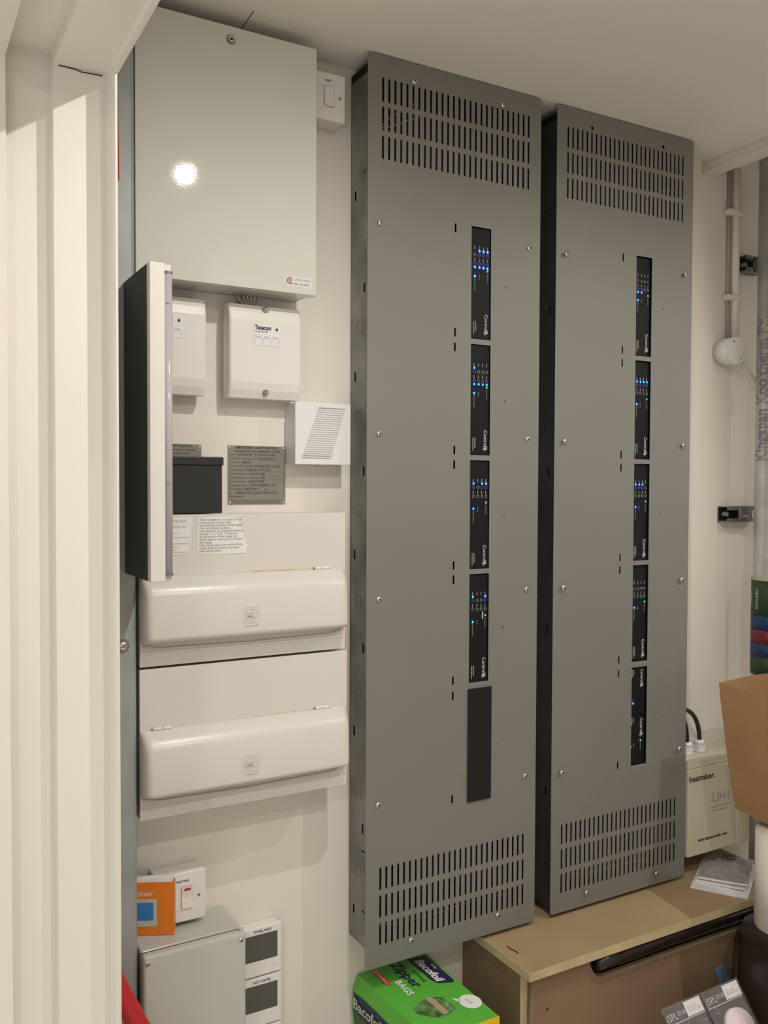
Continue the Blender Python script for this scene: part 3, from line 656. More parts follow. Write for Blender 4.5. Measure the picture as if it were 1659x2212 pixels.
Y1, Y2 = -0.0822, -0.0800
R1 = [((2, 3, 4), (1, 2, 3, 4), 'top dimmer module of the left panel, seven blue lights in two rows'), ((1,), (1, 2, 3, 4), 'second dimmer module of the left panel, one blue light above a full row of four'), ((1, 3, 4), (), 'third dimmer module of the left panel, three blue lights in its upper row'), ((1, 4), (), 'fourth dimmer module of the left panel, with a scrap of torn white sticker')]
for k, (a, b, s) in enumerate(R1): dimmer(0.9878, k, Y1, a, b, s, scratch=(k == 3))
R2 = [((), (1, 2), 'top dimmer module of the right panel, two blue lights in its lower row'), ((1, 2, 3, 4), (), 'second dimmer module of the right panel, four blue lights in its upper row'), ((1, 2, 3), (), 'third dimmer module of the right panel, three blue lights in its upper row'), ((), (), 'fourth dimmer module of the right panel, with both button rows unlit')]
for k, (a, b, s) in enumerate(R2): dimmer(1.4190, k, Y2, a, b, s)
# blank cover in the fifth window of the left panel
z0, z1 = OPEN[4]
t = thing('blank_cover', 'glossy black acrylic blank in the bottom window of the left panel', 'cover', (1.012, -0.08, z0))
fin('blank_sheet', B(0.9850, 1.0405, -0.0885, -0.0858, z0-0.002, z1+0.001, 0.0006), m_glossblack, t)
fin('blank_clip', B(0.990, 1.032, -0.0850, -0.060, z0+0.003, z1-0.003), m_black, t)
# two half size modules in the fifth window of the right panel
x = 1.4190
def half_module(za, zb, logo_v, sp_v, label, leds, caps):
    t = thing('controller_module', label, 'controller module', (x+0.023, Y2+0.02, za))
    fin('module_body', B(x+0.0012, x+0.0455, Y2+0.0012, Y2+0.045, za, zb), m_black, t)
    f = fin('module_face', B(x+0.0008, x+0.0458, Y2, Y2+0.0012, za, zb, 0.0004), m_modface, t)
    D = dict(ux=(0, 0, -1), uy=(1, 0, 0)); zt = OPEN[4][1]-0.0005
    bm = text_bm('Control', 0.0112, (x+0.0315, Y2-0.0001, zt-logo_v), width=0.0315, **D); text_bm('4', 0.0105, (x+0.0318, Y2-0.0001, zt-logo_v-0.0328), width=0.0052, bold=0.0003, bm=bm, **D)
    arc(bm, x+0.0352, Y2-0.0002, zt-logo_v-0.036)
    fin('logo', bm, m_wprint, f)
    bm = text_bm('C4-DIN', 0.0036, (x+0.0096, Y2-0.0001, zt-sp_v), width=0.012, **D); text_bm('Power Supply', 0.0036, (x+0.0054, Y2-0.0001, zt-sp_v), width=0.017, bm=bm, **D)
    fin('small_print', bm, m_wprint, f)
    bm = bmesh.new()
    for s, u, v, w in caps: text_bm(s, 0.0036, (x+u, Y2-0.0001, zt-v), width=w, bm=bm, **D)
    fin('captions', bm, m_dimprint, f)['kind'] = 'stuff'
    for u, v, mm in leds: led(t, x+u, Y2, zt-v, mm)
zt = OPEN[4][1]-0.0005
half_module(zt-0.1075, zt-0.0008, 0.006, 0.006, 'half height black controller module with blue light only, upper of two in the bottom window', [(0.0095, 0.0800, m_lblue)], [('Power', 0.0085, 0.070, 0.008)])
half_module(zt-0.2165, zt-0.1085, 0.1150, 0.1110, 'half height black controller module with green light, at the foot of the right panel windows', [(0.0325, 0.1640, m_lgreen), (0.0035, 0.1750, m_lblue)], [('Data', 0.0320, 0.167, 0.017), ('Reset', 0.0125, 0.169, 0.010), ('Ethernet', 0.0030, 0.178, 0.011)])

# ------------------------------------------------------------------ conduit and junction box on the right
t = thing('conduit_drop', 'white plastic conduit running down the wall from the ceiling trunking', 'conduit', (1.822, -0.01, 1.91))
fin('conduit', cyl(bmesh.new(), (1.822, -0.0115, 1.908), (0, 0, 1), 0.0100, 0.4175, 20), m_wall, t, True)
fin('conduit_side_shade', cyl(bmesh.new(), (1.8035, -0.0045, 1.905), (0, 0, 1), 0.0035, 0.4205, 10), mat('grey_conduit_shade', (0.42, 0.38, 0.32), 0.5, var=0), t, True)  # thin grey cylinder stands in for the shade left of the conduit
for z in (2.218, 2.013):
    s = fin('saddle', B(1.788, 1.836, -0.0225, -0.0005, z-0.0065, z+0.0065, 0.003), m_wall, t)
t = thing('round_junction_box', 'deep round white junction box at the foot of the conduit', 'junction box', (1.790, -0.02, 1.847))
fin('box_drum', cyl(bmesh.new(), (1.790, -0.0005, 1.8795), (0, -1, 0), 0.0325, 0.040, 40), m_white, t, True)
bpy.context.view_layer.update()
fin('box_cover', cyl(bmesh.new(), (1.790, -0.0405, 1.8795), (0, -1, 0), 0.0328, 0.0035, 40), m_cool, t)
for a in (115, -50): screw(t, 1.790+0.0235*math.cos(math.radians(a)), -0.044, 1.8795+0.0235*math.sin(math.radians(a)), 0.0030, 0.0)
fin('conduit_spout', cyl(bmesh.new(), (1.815, -0.0115, 1.898), (0.1, 0, 1), 0.0135, 0.016, 16), m_white, t, True)
tag(fin('flex_cable', tube(bmesh.new(), bez((1.812, -0.030, 1.862), (1.85, -0.036, 1.835), (1.87, -0.046, 1.80), (1.885, -0.050, 1.765)), 0.0045, 10), m_wcable, None, True), 'grey flexible cable from the round junction box to the lagged pipe', 'cable')

# lagged pipe with printed foil and identification tape
px_, py_, pr_ = 1.862, -0.105, 0.048
t = thing('lagged_pipe', 'foil lagged vertical pipe with large outlined lettering at the right edge', 'pipe', (px_, py_, 0))
fin('foil_lagging', cyl(bmesh.new(), (px_, py_, 0.0), (0, 0, 1), pr_, CEIL-0.002, 48), m_foil, t, True)
def wrap_text(s, size, z, ang0, r, up_sign, read_up, width, parent, material, hollow=False):
    """text wrapped on the pipe; reading along z, letter height along the circumference"""
    cu = bpy.data.curves.new('t', 'FONT'); cu.body = s; cu.size = size; cu.extrude = 0.0002; cu.resolution_u = 2
    if hollow:
        cu.fill_mode = 'NONE'; cu.extrude = 0; cu.bevel_depth = 0.0011; cu.bevel_resolution = 0
    me = curve_mesh(cu); xs = [v.co.x for v in me.vertices]; k = width/(max(xs)-min(xs))
    for v in me.vertices:
        a = v.co.x*k; h = v.co.y
        zz = z+a if read_up else z-a
        ang = ang0 + (-1 if read_up else 1)*h/r                # angle measured counter-clockwise seen from above
        v.co = Vector((px_+(r+v.co.z)*math.cos(ang), py_+(r+v.co.z)*math.sin(ang), zz))
    bm = bmesh.new(); bm.from_mesh(me); bpy.data.meshes.remove(me)
    return fin('lettering', bm, material, parent)
wrap_text('Kingspan Kooltherm FM', 0.050, 1.612, math.radians(-170), pr_+0.0006, 1, True, 0.340, t, m_foilprint, True)
fin('foil_seam', cyl(bmesh.new(), (px_+(pr_)*math.cos(math.radians(-158)), py_+pr_*math.sin(math.radians(-158)), 1.33), (0, 0, 1), 0.0012, 0.26, 6), mat('seam_grey', (0.25, 0.25, 0.25), 0.5, var=0.2), t)
for z0, z1, mm in ((1.105, 1.148, m_tapeg), (1.148, 1.180, m_tapeb), (1.180, 1.212, m_taper), (1.212, 1.246, m_tapeb), (1.246, 1.330, m_tapeg)):
    fin('pipe_tape', cyl(bmesh.new(), (px_, py_, z0), (0, 0, 1), pr_+0.0035, z1-z0, 48), mm, t, True)
fin('tape_edge', cyl(bmesh.new(), (px_, py_, 1.330), (0, 0, 1), pr_+0.0042, 0.005, 48), m_mdfedge, t, True)
wrap_text('HEATING', 0.011, 1.310, math.radians(-194), pr_+0.0040, 1, False, 0.047, t, m_wprint)
wrap_text('FLOW', 0.010, 1.302, math.radians(-220), pr_+0.0040, 1, False, 0.030, t, m_wprint)
for i, (z, zl) in enumerate(((2.098, 'upper'), (1.486, 'lower'))):
    t = thing('pipe_clamp', 'grey metal wall clamp holding the lagged pipe, the %s one' % zl, 'clamp', (1.80, -0.02, z-0.02))
    bm = bmesh.new(); x0 = 1.753 if i == 0 else 1.770
    x0 = 1.838 if i == 0 else 1.784
    box(bm, x0, 1.905, -0.003, -0.0005, z-0.019, z+0.019); box(bm, x0, 1.905, -0.030, -0.001, z+0.017, z+0.019); box(bm, x0, 1.905, -0.030, -0.001, z-0.019, z-0.017)
    box(bm, x0, 1.905, -0.031, -0.029, z+0.010, z+0.019); box(bm, x0, 1.905, -0.031, -0.029, z-0.019, z-0.010)
    fin('channel', bm, m_clamp, t)
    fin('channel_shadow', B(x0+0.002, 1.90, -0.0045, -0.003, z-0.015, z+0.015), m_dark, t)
    fin('clamp_plate', B(x0+(0.030 if i == 0 else 0.036), x0+0.078, -0.040, -0.031, z-0.0175, z+0.0175, 0.002), m_clamp, t)
    fin('rail_bolt', cyl(bmesh.new(), (x0+0.016, -0.003, z), (0, -1, 0), 0.006, 0.014, 6), m_trunk, t)
    fin('clamp_bolt', cyl(bmesh.new(), (x0+0.058, -0.040, z-0.004), (0, -1, 0), 0.0065, 0.010, 6), m_screw, t)
    fin('clamp_nut', cyl(bmesh.new(), (x0+0.070, -0.040, z+0.006), (0, -1, 0), 0.0040, 0.006, 6), m_screw, t)

# ------------------------------------------------------------------ beige wiring centre
t = thing('wiring_centre', 'beige plastic heating wiring centre on the wall behind the paper bag', 'wiring centre', (1.75, -0.04, 0.70))
fin('centre_base', B(1.600, 1.811, -0.066, -0.0005, 0.7035, 0.9225, 0.002), m_beige, t)
fin('centre_lid', B(1.5990, 1.812, -0.0860, -0.0660, 0.7025, 0.9050, 0.002), m_beige, t)
fin('centre_lip', B(1.5990, 1.812, -0.0840, -0.0660, 0.9055, 0.9235, 0.0015), m_beige, t)
fin('lettering', text_bm('heatmiser.', 0.020, (1.601, -0.0862, 0.8760), width=0.086, bold=0.0005), m_print, t)
bm = text_bm('UH1', 0.034, (1.680, -0.0862, 0.8170), width=0.055); text_bm('underfloor heating', 0.0085, (1.674, -0.0862, 0.8040), width=0.066, bm=bm); text_bm('wiring centre', 0.0085, (1.680, -0.0862, 0.7950), width=0.050, bm=bm)
fin('small_lettering', bm, m_greyprint, t)
bm = text_bm('wiring diagram inside cover', 0.010, (1.632, -0.0862, 0.7335), width=0.10, bold=0.0003)
fin('strip_lettering', bm, m_print, t)
for gx, gy in ((1.6930, -0.034), (1.6510, -0.034)):
    g = fin('cable_gland', cyl(bmesh.new(), (gx, gy, 0.9225), (0, 0, 1), 0.0150, 0.006, 20), m_cool, t, True)
    fin('gland_nut', cyl(bmesh.new(), (gx, gy, 0.9285), (0, 0, 1), 0.0165, 0.013, 6), m_cool, g)
    fin('gland_dome', cyl(bmesh.new(), (gx, gy, 0.9415), (0, 0, 1), 0.0145, 0.009, 20, 0.0095), m_cool, g, True)
for i, (gx, dx, s) in enumerate(((1.6930, 0.085, 'outer'), (1.6510, 0.065, 'inner'))):
    c = fin('power_cable', tube(bmesh.new(), bez((gx, -0.034, 0.946), (gx+0.001, -0.034, 0.995), (gx-dx*0.35, -0.036, 1.040), (gx-dx*1.1, -0.040, 1.032), 18), 0.0052, 10), m_cable, None, True)
    tag(c, 'dark cable arching from the wiring centre behind the right panel, %s of two' % s, 'cable')

# ------------------------------------------------------------------ MDF cupboard
cx0, wy, wz = 1.036, -0.224, 0.655
t = thing('mdf_cupboard', 'low brown MDF cupboard with a slot handle drawer under the right panel', 'cupboard', (1.55, -0.12, 0))
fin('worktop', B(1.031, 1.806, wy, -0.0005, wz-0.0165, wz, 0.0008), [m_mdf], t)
fin('worktop_edge', B(1.0308, 1.806, wy-0.0012, wy, wz-0.0165, wz-0.0004), m_mdfedge, t)
fin('worktop_side_edge', B(1.0298, 1.031, wy-0.0012, -0.0005, wz-0.0165, wz-0.0004), m_mdfedge, t)
fin('side_panel', B(1.036, 1.052, -0.190, -0.0005, 0.0, wz-0.0165), m_mdfdraw, t)
fin('side_panel_edge', B(1.036, 1.052, -0.1915, -0.190, 0.0, wz-0.0165), m_mdfedge, t)
fin('far_side_panel', B(1.786, 1.806, -0.190, -0.0005, 0.0, wz-0.0165), m_mdfdraw, t)
# drawer front with slot
zb, zt_ = 0.20, wz-0.018
pts = [(1.0520, zb), (1.786, zb), (1.786, zt_)]
sx0, sx1, sd_ = 1.192, 1.775, 0.600-0.0
slot = [(sx1, zt_), (sx1, 0.583), (1.262, 0.583)]
n = 8
for k in range(n+1):
    a = PI/2*k/n; slot.append((1.240-(1.240-sx0)*math.sin(a)+0.0, 0.583+(zt_-0.583)*(1-math.cos(a))))
outline = pts+slot[:-1]+[(sx0, zt_), (1.0520, zt_)]
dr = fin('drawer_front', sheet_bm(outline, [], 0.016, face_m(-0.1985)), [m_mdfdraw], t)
bm = bmesh.new()                                              # pale sawn edge inside the slot
sl = slot[1:]
for i in range(len(sl)-1):
    (a, b), (c, d) = sl[i], sl[i+1]
    bm.faces.new([bm.verts.new(p) for p in ((a, -0.2066, b+0.0004), (c, -0.2066, d+0.0004), (c, -0.1904, d+0.0004), (a, -0.1904, b+0.0004))])
fin('slot_edge', bm, m_mdfedge, t)
fin('lower_drawer', B(1.052, 1.786, -0.2065, -0.1905, 0.02, zb-0.004), m_mdfdraw, t)
fin('drawer_back', B(1.06, 1.78, -0.1500, -0.1480, 0.05, wz-0.02), m_mdfdraw, t)
fin('screw_hole', cyl(bmesh.new(), (1.088, -0.2066, 0.5625), (0, -1, 0), 0.0026, 0.0003, 12), m_dark, t)
tag(fin('film_roll', tube(bmesh.new(), [(1.206+0.05*k, -0.2120-0.001*math.sin(k), 0.6225+0.0005*math.sin(k*2.1)) for k in range(11)], 0.0148, 20), m_tube, None, True), 'long roll of shiny black film lying in the drawer slot under the worktop', 'roll')
bm = tube(bmesh.new(), [(1.053, -0.128, wz+0.0006), (1.0535, -0.140, wz+0.0006), (1.056, -0.150, wz+0.0006), (1.056, -0.158, wz+0.0006)], 0.0012, 5)
fin('pencil_mark', bm, m_dark, t)

# ------------------------------------------------------------------ booklets on the worktop
rnd = random.Random(4)
def booklet(cx, cy, z, w, h, rot, th, mm, label, bend=0.004, cover=False):
    t = thing('booklet', label, 'booklet', (cx, cy, z), 'booklets on the worktop')
    bm = bmesh.new(); n = 10; M = Matrix.Translation((cx, cy, 0)) @ Matrix.Rotation(rot, 4, 'Z')
    rows = [[], [], [], []]
    for i in range(n+1):
        u = i/n; xx = -w/2+w*u; zz = z+bend*(u**2)
        rows[0].append(bm.verts.new(M @ Vector((xx, -h/2, zz)))); rows[1].append(bm.verts.new(M @ Vector((xx, -h/2, zz+th))))
        rows[2].append(bm.verts.new(M @ Vector((xx, h/2, zz)))); rows[3].append(bm.verts.new(M @ Vector((xx, h/2, zz+th))))
    for i in range(n):
        for a, b in ((0, 1), (1, 3), (3, 2), (2, 0)): bm.faces.new((rows[a][i], rows[a][i+1], rows[b][i+1], rows[b][i]))
    bm.faces.new([rows[k][0] for k in (0, 1, 3, 2)]); bm.faces.new([rows[k][n] for k in (0, 1, 3, 2)])
    fin('pages', bm, m_paper if cover else mm, t)
    if cover:
        bm = bmesh.new()
        for i in range(n):
            f = []
            for u, v in ((i/n, -h/2+0.002), ((i+1)/n, -h/2+0.002), ((i+1)/n, h/2-0.002), (i/n, h/2-0.002)):
                f.append(bm.verts.new(M @ Vector((-w/2+w*u, v, z+bend*u*u+th+0.0003))))
            bm.faces.new(f)
        fin('cover', bm, mm, t)
    return t, M
booklet(1.672, -0.128, 0.6552, 0.120, 0.170, math.radians(-58), 0.003, m_cool, 'flat sheet folded under the pile of booklets on the worktop', 0.0)
booklet(1.690, -0.118, 0.6584, 0.105, 0.148, math.radians(-60), 0.0035, m_paper, 'middle booklet of the pile on the worktop, grey inner pages showing', 0.003, True)
tt, M_ = booklet(1.694, -0.116, 0.6655, 0.105, 0.148, math.radians(-57), 0.004, m_book, 'top booklet of the pile with a round ring emblem on its grey cover', 0.003, True)
bm = bmesh.new()
for r1, r2 in ((0.016, 0.0125), (0.0085, 0.0045)):
    n = 24
    for k in range(n):
        q = [2*PI*j/n for j in (k, k+1)]
        bm.faces.new([bm.verts.new((1.742+r*math.cos(a), -0.083+r*0.9*math.sin(a), 0.6735)) for r, a in ((r1, q[0]), (r1, q[1]), (r2, q[1]), (r2, q[0]))])
fin('ring_emblem', bm, m_print, tt)

# ------------------------------------------------------------------ paper bag on a kitchen roll on a covered bin
t = thing('paper_bag', 'open brown kraft paper bag at the right edge above the kitchen roll', 'paper bag', (1.64, -0.29, 0.875))
bm = bmesh.new(); NZ, NU = 12, 36
def bag_pt(u, v, inset):
    # u around (0..1) v up (0..1)
    top = [(1.541, -0.214), (1.760, -0.222), (1.765, -0.462), (1.528, -0.462)]
    bot = [(1.577, -0.232), (1.745, -0.236), (1.750, -0.436), (1.556, -0.440)]
    k = u*4; i = int(k) % 4; f = k-int(k)
    a = Vector(top[i]).lerp(Vector(top[(i+1) % 4]), f); b = Vector(bot[i]).lerp(Vector(bot[(i+1) % 4]), f)
    p = b.lerp(a, v**0.8); c = Vector((1.650, -0.335))
    g = 0.0
    if i in (1, 3): g = -0.012*math.sin(PI*f)*(0.4+0.6*v)                       # gusset fold
    d = (p-c).normalized(); n_ = noise.noise(Vector((p.x*12, p.y*12, v*4)))*0.0035
    p = p+d*(n_-inset)+ (Vector((-1 if i == 3 else 1, 0))*g if i in (1, 3) else Vector((0, 0)))
    zt = 1.138 + 0.006*math.sin(u*2*PI*2)
    zb = 0.8535 + (0.014*f if i == 3 else (0.014*(1-f) if i == 0 else 0))
    return Vector((p.x, p.y, zb+(zt-zb)*v))
outer = [[bm.verts.new(bag_pt(j/NU, i/NZ, 0)) for j in range(NU)] for i in range(NZ+1)]
inner = [[bm.verts.new(bag_pt(j/NU, i/NZ, 0.0012)) for j in range(NU)] for i in range(NZ+1)]
for G, s in ((outer, 1), (inner, -1)):
    for i in range(NZ):
        for j in range(NU):
            f = (G[i][j], G[i][(j+1) % NU], G[i+1][(j+1) % NU], G[i+1][j]); bm.faces.new(f if s > 0 else f[::-1])
for j in range(NU): bm.faces.new((outer[NZ][j], outer[NZ][(j+1) % NU], inner[NZ][(j+1) % NU], inner[NZ][j]))
bm.faces.new(outer[0][::-1]); bm.faces.new(inner[0])
fin('bag_walls', bm, m_kraft, t)

t = thing('kitchen_roll', 'white kitchen roll standing under the brown paper bag', 'kitchen roll', (1.612, -0.338, 0.656))
bm = bmesh.new(); cyl(bm, (1.5960, -0.340, 0.6560), (0, 0, 1), 0.058, 0.195, 56); fin('tissue_roll', bm, m_roll, t, True)
fin('card_core', cyl(bmesh.new(), (1.5960, -0.340, 0.8505), (0, 0, 1), 0.020, 0.0012, 24), m_card, t)

t = thing('covered_bin', 'tall bin draped in crumpled black polythene below the kitchen roll', 'bin', (1.68, -0.40, 0))
bm = bmesh.new()
bmesh.ops.create_grid(bm, x_segments=2, y_segments=2, size=0.5)
bm.free(); bm = bmesh.new(); NU, NZ = 72, 30; G = []
for i in range(NZ+1):
    v = i/NZ; ring = []
    for j in range(NU):
        a = 2*PI*j/NU; e = 0.22
        cx, cy = math.copysign(abs(math.cos(a))**e, math.cos(a)), math.copysign(abs(math.sin(a))**e, math.sin(a))
        k = 1.0+0.05*(1-v)-(0.06*max(0, (v-0.93)/0.07)**2)
        p = Vector((1.700+0.172*cx*k, -0.395+0.135*cy*k, 0.6545*v))
        w = noise.noise(Vector((math.cos(a)*5, math.sin(a)*5, v*2.2)))*0.014+noise.noise(Vector((a*6, v*9, 3)))*0.004
        fade = 1 if v < 0.93 else (1-v)/0.07
        p.x += cx*w*fade; p.y += cy*w*fade*0.5
        ring.append(bm.verts.new(p))
    G.append(ring)
for i in range(NZ):
    for j in range(NU): bm.faces.new((G[i][j], G[i][(j+1) % NU], G[i+1][(j+1) % NU], G[i+1][j]))
bm.faces.new(G[0][::-1]); bm.faces.new(G[-1])
fin('polythene_cover', bm, m_sack, t, True)
bm = bmesh.new()
v = [bm.verts.new(p) for p in ((1.549, -0.2072, 0.519), (1.578, -0.2072, 0.521), (1.586, -0.2080, 0.500), (1.600, -0.2085, 0.462), (1.571, -0.2085, 0.460), (1.561, -0.2080, 0.490))]
bm.faces.new(v); r = bmesh.ops.extrude_face_region(bm, geom=bm.faces[:]); bmesh.ops.translate(bm, vec=(0, -0.0004, 0), verts=[q for q in r['geom'] if isinstance(q, bmesh.types.BMVert)])
tag(fin('blue_tape_strip', bm, m_tapeblue), 'short strip of pale blue tape stuck on the drawer front', 'tape')

# ------------------------------------------------------------------ bulb packs in clear film (lower right)
def bulb_pack(ax, ay, az, label, name2):
    """pack hanging plane: top right corner a; width runs -x, length runs down towards the room"""
    ux = Vector((1, -0.03, 0.05)).normalized(); dn = Vector((0.10, -0.52, -0.85)).normalized()
    n = ux.cross(-dn).normalized(); o = Vector((ax, ay, az)); W, Hh = 0.098, 0.150
    if n.y > 0: n = -n
    def P(u, v, d=0.0): return o - ux*(W-u) + dn*v + n*d
    t = thing('light_bulb_pack', label, 'light bulb pack', P(W/2, Hh))
    def quad(u0, u1, v0, v1, d, mm, name, par=t, th=0.0004):
        bm = bmesh.new(); vs = [bm.verts.new(P(u, v, dd)) for dd in (d, d+th) for u, v in ((u0, v0), (u1, v0), (u1, v1), (u0, v1))]
        for f in ((0, 1, 2, 3), (4, 5, 6, 7), (0, 1, 5, 4), (1, 2, 6, 5), (2, 3, 7, 6), (3, 0, 4, 7)): bm.faces.new([vs[i] for i in f])
        return fin(name, bm, mm, par)
    quad(0.001, W-0.001, 0.001, Hh, -0.0006, mat('pack_dark_card', (0.055, 0.05, 0.052), 0.5, var=0.5, scale=30), 'backing_card')
    quad(W-0.043, W, 0, 0.026, 0.0006, m_paper, 'white_label')
    bmt = text_bm('320', 0.014, P(W-0.038, 0.019, 0.0013), ux=ux, uy=-dn, width=0.022); text_bm('lm', 0.008, P(W-0.014, 0.019, 0.0013), ux=ux, uy=-dn, width=0.009, bm=bmt)
    fin('lumen_lettering', bmt, m_encl, t)
    bmt = text_bm('(SPL', 0.017, P(0.003, 0.022, 0.0013), ux=ux, uy=-dn, width=0.028); text_bm('E27 LED', 0.010, P(0.032, 0.018, 0.0013), ux=ux, uy=-dn, width=0.023, bm=bmt)
    fin('lettering', bmt, m_wprint, t)
    quad(0.0, W, 0.0275, 0.0290, 0.0008, m_wprint, 'white_rule')
    bm = bmesh.new(); c = P(W*0.52, 0.073, 0.010); rr = 0.033; k = 32
    ring = [c+ux*rr*math.cos(2*PI*j/k)+dn*rr*math.sin(2*PI*j/k) for j in range(k)]
    top_ = [p+n*0.004 for p in ring]; va = [bm.verts.new(p-n*0.009) for p in ring]; vb = [bm.verts.new(p) for p in top_]
    for j in range(k): bm.faces.new((va[j], va[(j+1) % k], vb[(j+1) % k], vb[j]))
    bm.faces.new(vb); bm.faces.new(va[::-1]); fin('round_bulb', bm, m_pink, t, True)
    quad(W*0.05, W*0.30, 0.060, 0.066, 0.0015, m_redprint, 'red_band')
    # crinkled clear film over the front
    bm = bmesh.new(); nu, nv = 26, 34; g = []
    for i in range(nv+1):
        g.append([bm.verts.new(P(-0.003+(W+0.006)*j/nu, -0.004+(Hh+0.004)*i/nv, 0.0155*min(1, min(i, 10)/10)*min(1, min(j, nu-j)/4+0.1)+0.003+0.0022*noise.noise(Vector((j*0.9+ax*50, i*0.9, 1))))) for j in range(nu+1)])
    for i in range(nv):
        for j in range(nu): bm.faces.new((g[i][j], g[i][j+1], g[i+1][j+1], g[i+1][j]))
    fin('clear_film', bm, m_film, t)
    return t
bulb_pack(1.500, -0.3000, 0.5520, 'clear wrapped light bulb pack with white 320 label, the right one of two', '')
bulb_pack(1.3940, -0.2975, 0.5480, 'clear wrapped light bulb pack with white 320 label, the left one of two', '')
tag(fin('storage_crate', B(1.24, 1.515, -0.50, -0.232, 0.0, 0.40, 0.01), m_card), 'brown cardboard carton on the floor holding up the bulb packs', 'carton')

# ------------------------------------------------------------------ green carton of bags
t = thing('zipper_bag_carton', 'bright green carton of zipper bags under the left panel', 'carton', (0.87, -0.125, 0.49))
GX0, GX1, GY0, GY1, GZ = 0.789, 0.9465, -0.2440, -0.004, 0.612
bm = bmesh.new()
NY = 14
secs = []
for i in range(NY+1):
    y = GY1+(GY0-GY1)*i/NY; sk = 0.014*i/NY
    dent = 0.0025*noise.noise(Vector((y*30, 2, 1)))
    pr = [(GX0-0.004+sk, 0.490), (GX0-0.012+sk+dent, 0.550), (GX0-0.010+sk+dent, 0.586), (GX0+sk, GZ-0.001), (GX0+0.003+sk, GZ), ((GX0+GX1)/2, GZ+0.001), (GX1-0.002, GZ), (GX1, GZ-0.002), (GX1, 0.490)]
    secs.append([bm.verts.new((a, y, b)) for a, b in pr])
for i in range(NY):
    for j in range(8): bm.faces.new((secs[i][j], secs[i][j+1], secs[i+1][j+1], secs[i+1][j]))
    bm.faces.new((secs[i][8], secs[i][0], secs[i+1][0], secs[i+1][8]))
bm.faces.new(secs[0]); bm.faces.new(secs[-1])
fin('carton_walls', bm, m_green, t)
def prism_xy(pts, z, h=0.0003):
    bm = bmesh.new(); a = [bm.verts.new((x, y, z)) for x, y in pts]; b = [bm.verts.new((x, y, z+h)) for x, y in pts]
    bm.faces.new(a[::-1]); bm.faces.new(b)
    for i in range(len(a)): bm.faces.new((a[i], a[(i+1) % len(a)], b[(i+1) % len(b)], b[i]))
    return bm
TOPD = dict(ux=(0, -1, 0), uy=(1, 0, 0)); ZT = GZ+0.0012
bn = fin('name_banner', prism_xy([(0.898, -0.006), (0.938, -0.012), (0.9385, -0.112), (0.934, -0.118), (0.906, -0.106), (0.901, -0.09)], ZT), m_navy, t)
bm = text_bm('Bacofoil', 0.024, (0.9075, -0.019, ZT+0.0005), width=0.086, bold=0.0007, shear=0.2, **TOPD); text_bm('Quality', 0.007, (0.9290, -0.045, ZT+0.0005), width=0.018, bm=bm, **TOPD)
fin('lettering', bm, m_paper, bn)
fin('product_lettering', text_bm('Zipper', 0.031, (0.8585, -0.006, ZT+0.0004), width=0.094, bold=0.0006, **TOPD), m_navy, t)
fin('small_lettering', text_bm('ALL PURPOSE', 0.0085, (0.8850, -0.045, ZT+0.0004), width=0.046, **TOPD), m_dkgreen, t)
fin('bags_lettering', text_bm('BAGS', 0.0195, (0.8360, -0.064, ZT+0.0004), width=0.052, bold=0.0004, **TOPD), m_paper, t)
rb = fin('red_flash', prism_xy([(0.817, -0.008), (0.828, -0.010), (0.829, -0.064), (0.824, -0.069), (0.817, -0.066)], ZT), m_redprint, t)
fin('flash_lettering', text_bm('RE-SEALABLE', 0.008, (0.8195, -0.014, ZT+0.0005), width=0.046, **TOPD), m_pink, rb)
ob = fin('speech_bubble', prism_xy([(0.925+0.0205*math.cos(2*PI*k/28), -0.186+0.0225*math.sin(2*PI*k/28)) for k in range(28)], ZT), m_paper, t)
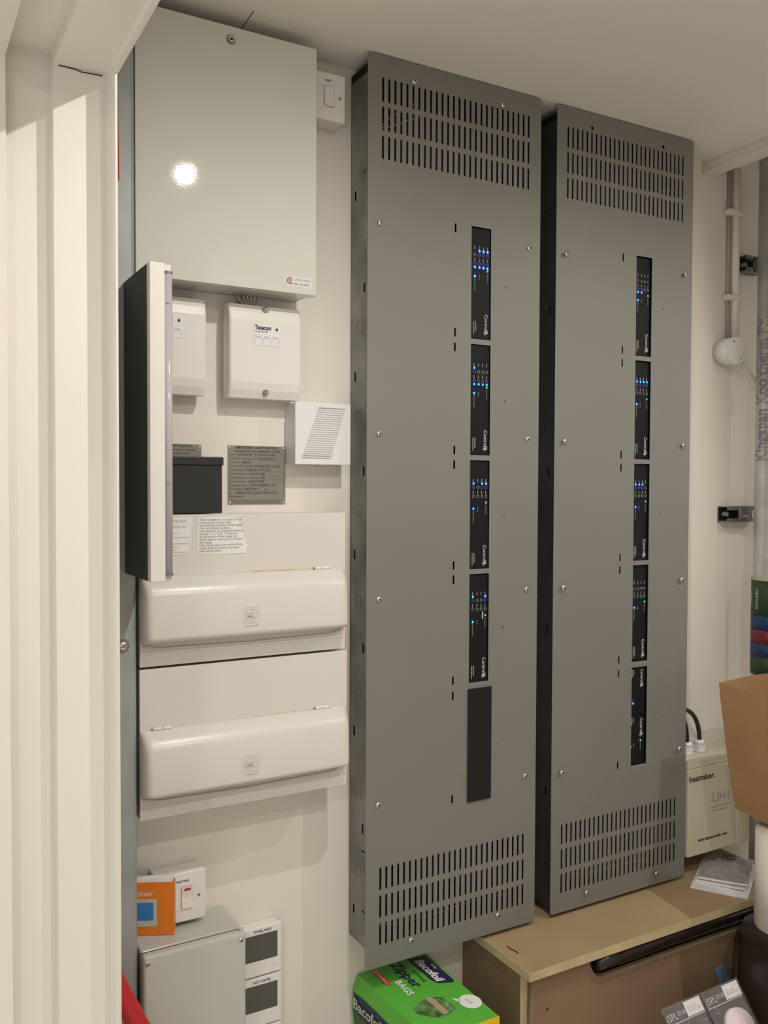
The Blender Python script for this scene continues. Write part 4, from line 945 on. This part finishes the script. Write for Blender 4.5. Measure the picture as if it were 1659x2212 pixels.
fin('bubble_tail', prism_xy([(0.900, -0.160), (0.912, -0.170), (0.906, -0.179)], ZT), m_paper, ob)
fin('bubble_lettering', text_bm('x15', 0.010, (0.920, -0.177, ZT+0.0005), width=0.016, **TOPD), m_greyprint, ob)
pc = fin('printed_picture', prism_xy([(0.822, -0.155), (0.862, -0.135), (0.888, -0.150), (0.892, -0.190), (0.870, -0.200), (0.846, -0.198), (0.822, -0.172)], ZT), m_photo, t)
fin('picture_detail', prism_xy([(0.858, -0.134), (0.871, -0.142), (0.872, -0.198), (0.860, -0.196)], ZT+0.0004), m_tan, pc)
def side_print(name, y0, y1, zlo, xlo, zhi, xhi, mm):
    sk = lambda y: 0.014*(-y-0.004)/0.24
    bm = bmesh.new(); v = []
    for d in (0, 0.0012):
        v += [bm.verts.new((GX0+xo-0.0007+d+sk(y), y, z)) for y, z, xo in ((y0, zlo, xlo), (y1, zlo, xlo), (y1, zhi, xhi), (y0, zhi, xhi))]
    for f in ((0, 1, 2, 3), (4, 5, 6, 7), (0, 1, 5, 4), (1, 2, 6, 5), (2, 3, 7, 6), (3, 0, 4, 7)): bm.faces.new([v[k] for k in f])
    return fin(name, bm, mm, t)
sb = side_print('side_band', -0.010, -0.185, 0.5500, -0.0125, 0.5830, -0.0108, m_navy)
fin('side_lettering', text_bm('Bacofoil', 0.028, (GX0-0.0140, -0.014, 0.5570), ux=(0.058, -1, 0), uy=(0, 0, 1), width=0.100, bold=0.0006), m_encl, sb)
side_print('side_dark_print', -0.010, -0.215, 0.5020, -0.0060, 0.5490, -0.0125, m_dkgreen)
ye = fin('yellow_end', B(GX0+0.014, GX1, GY0-0.0012, GY0, 0.491, GZ-0.001), m_yellow, t)
fin('end_lettering', text_bm('NEW', 0.020, (0.903, GY0-0.0015, 0.5860), width=0.034, bold=0.0006), m_print, ye)
tag(fin('cardboard_carton', B(0.770, 0.985, -0.26, -0.003, 0.0, 0.4895, 0.004), m_card), 'plain brown cardboard carton beneath the green carton', 'carton')
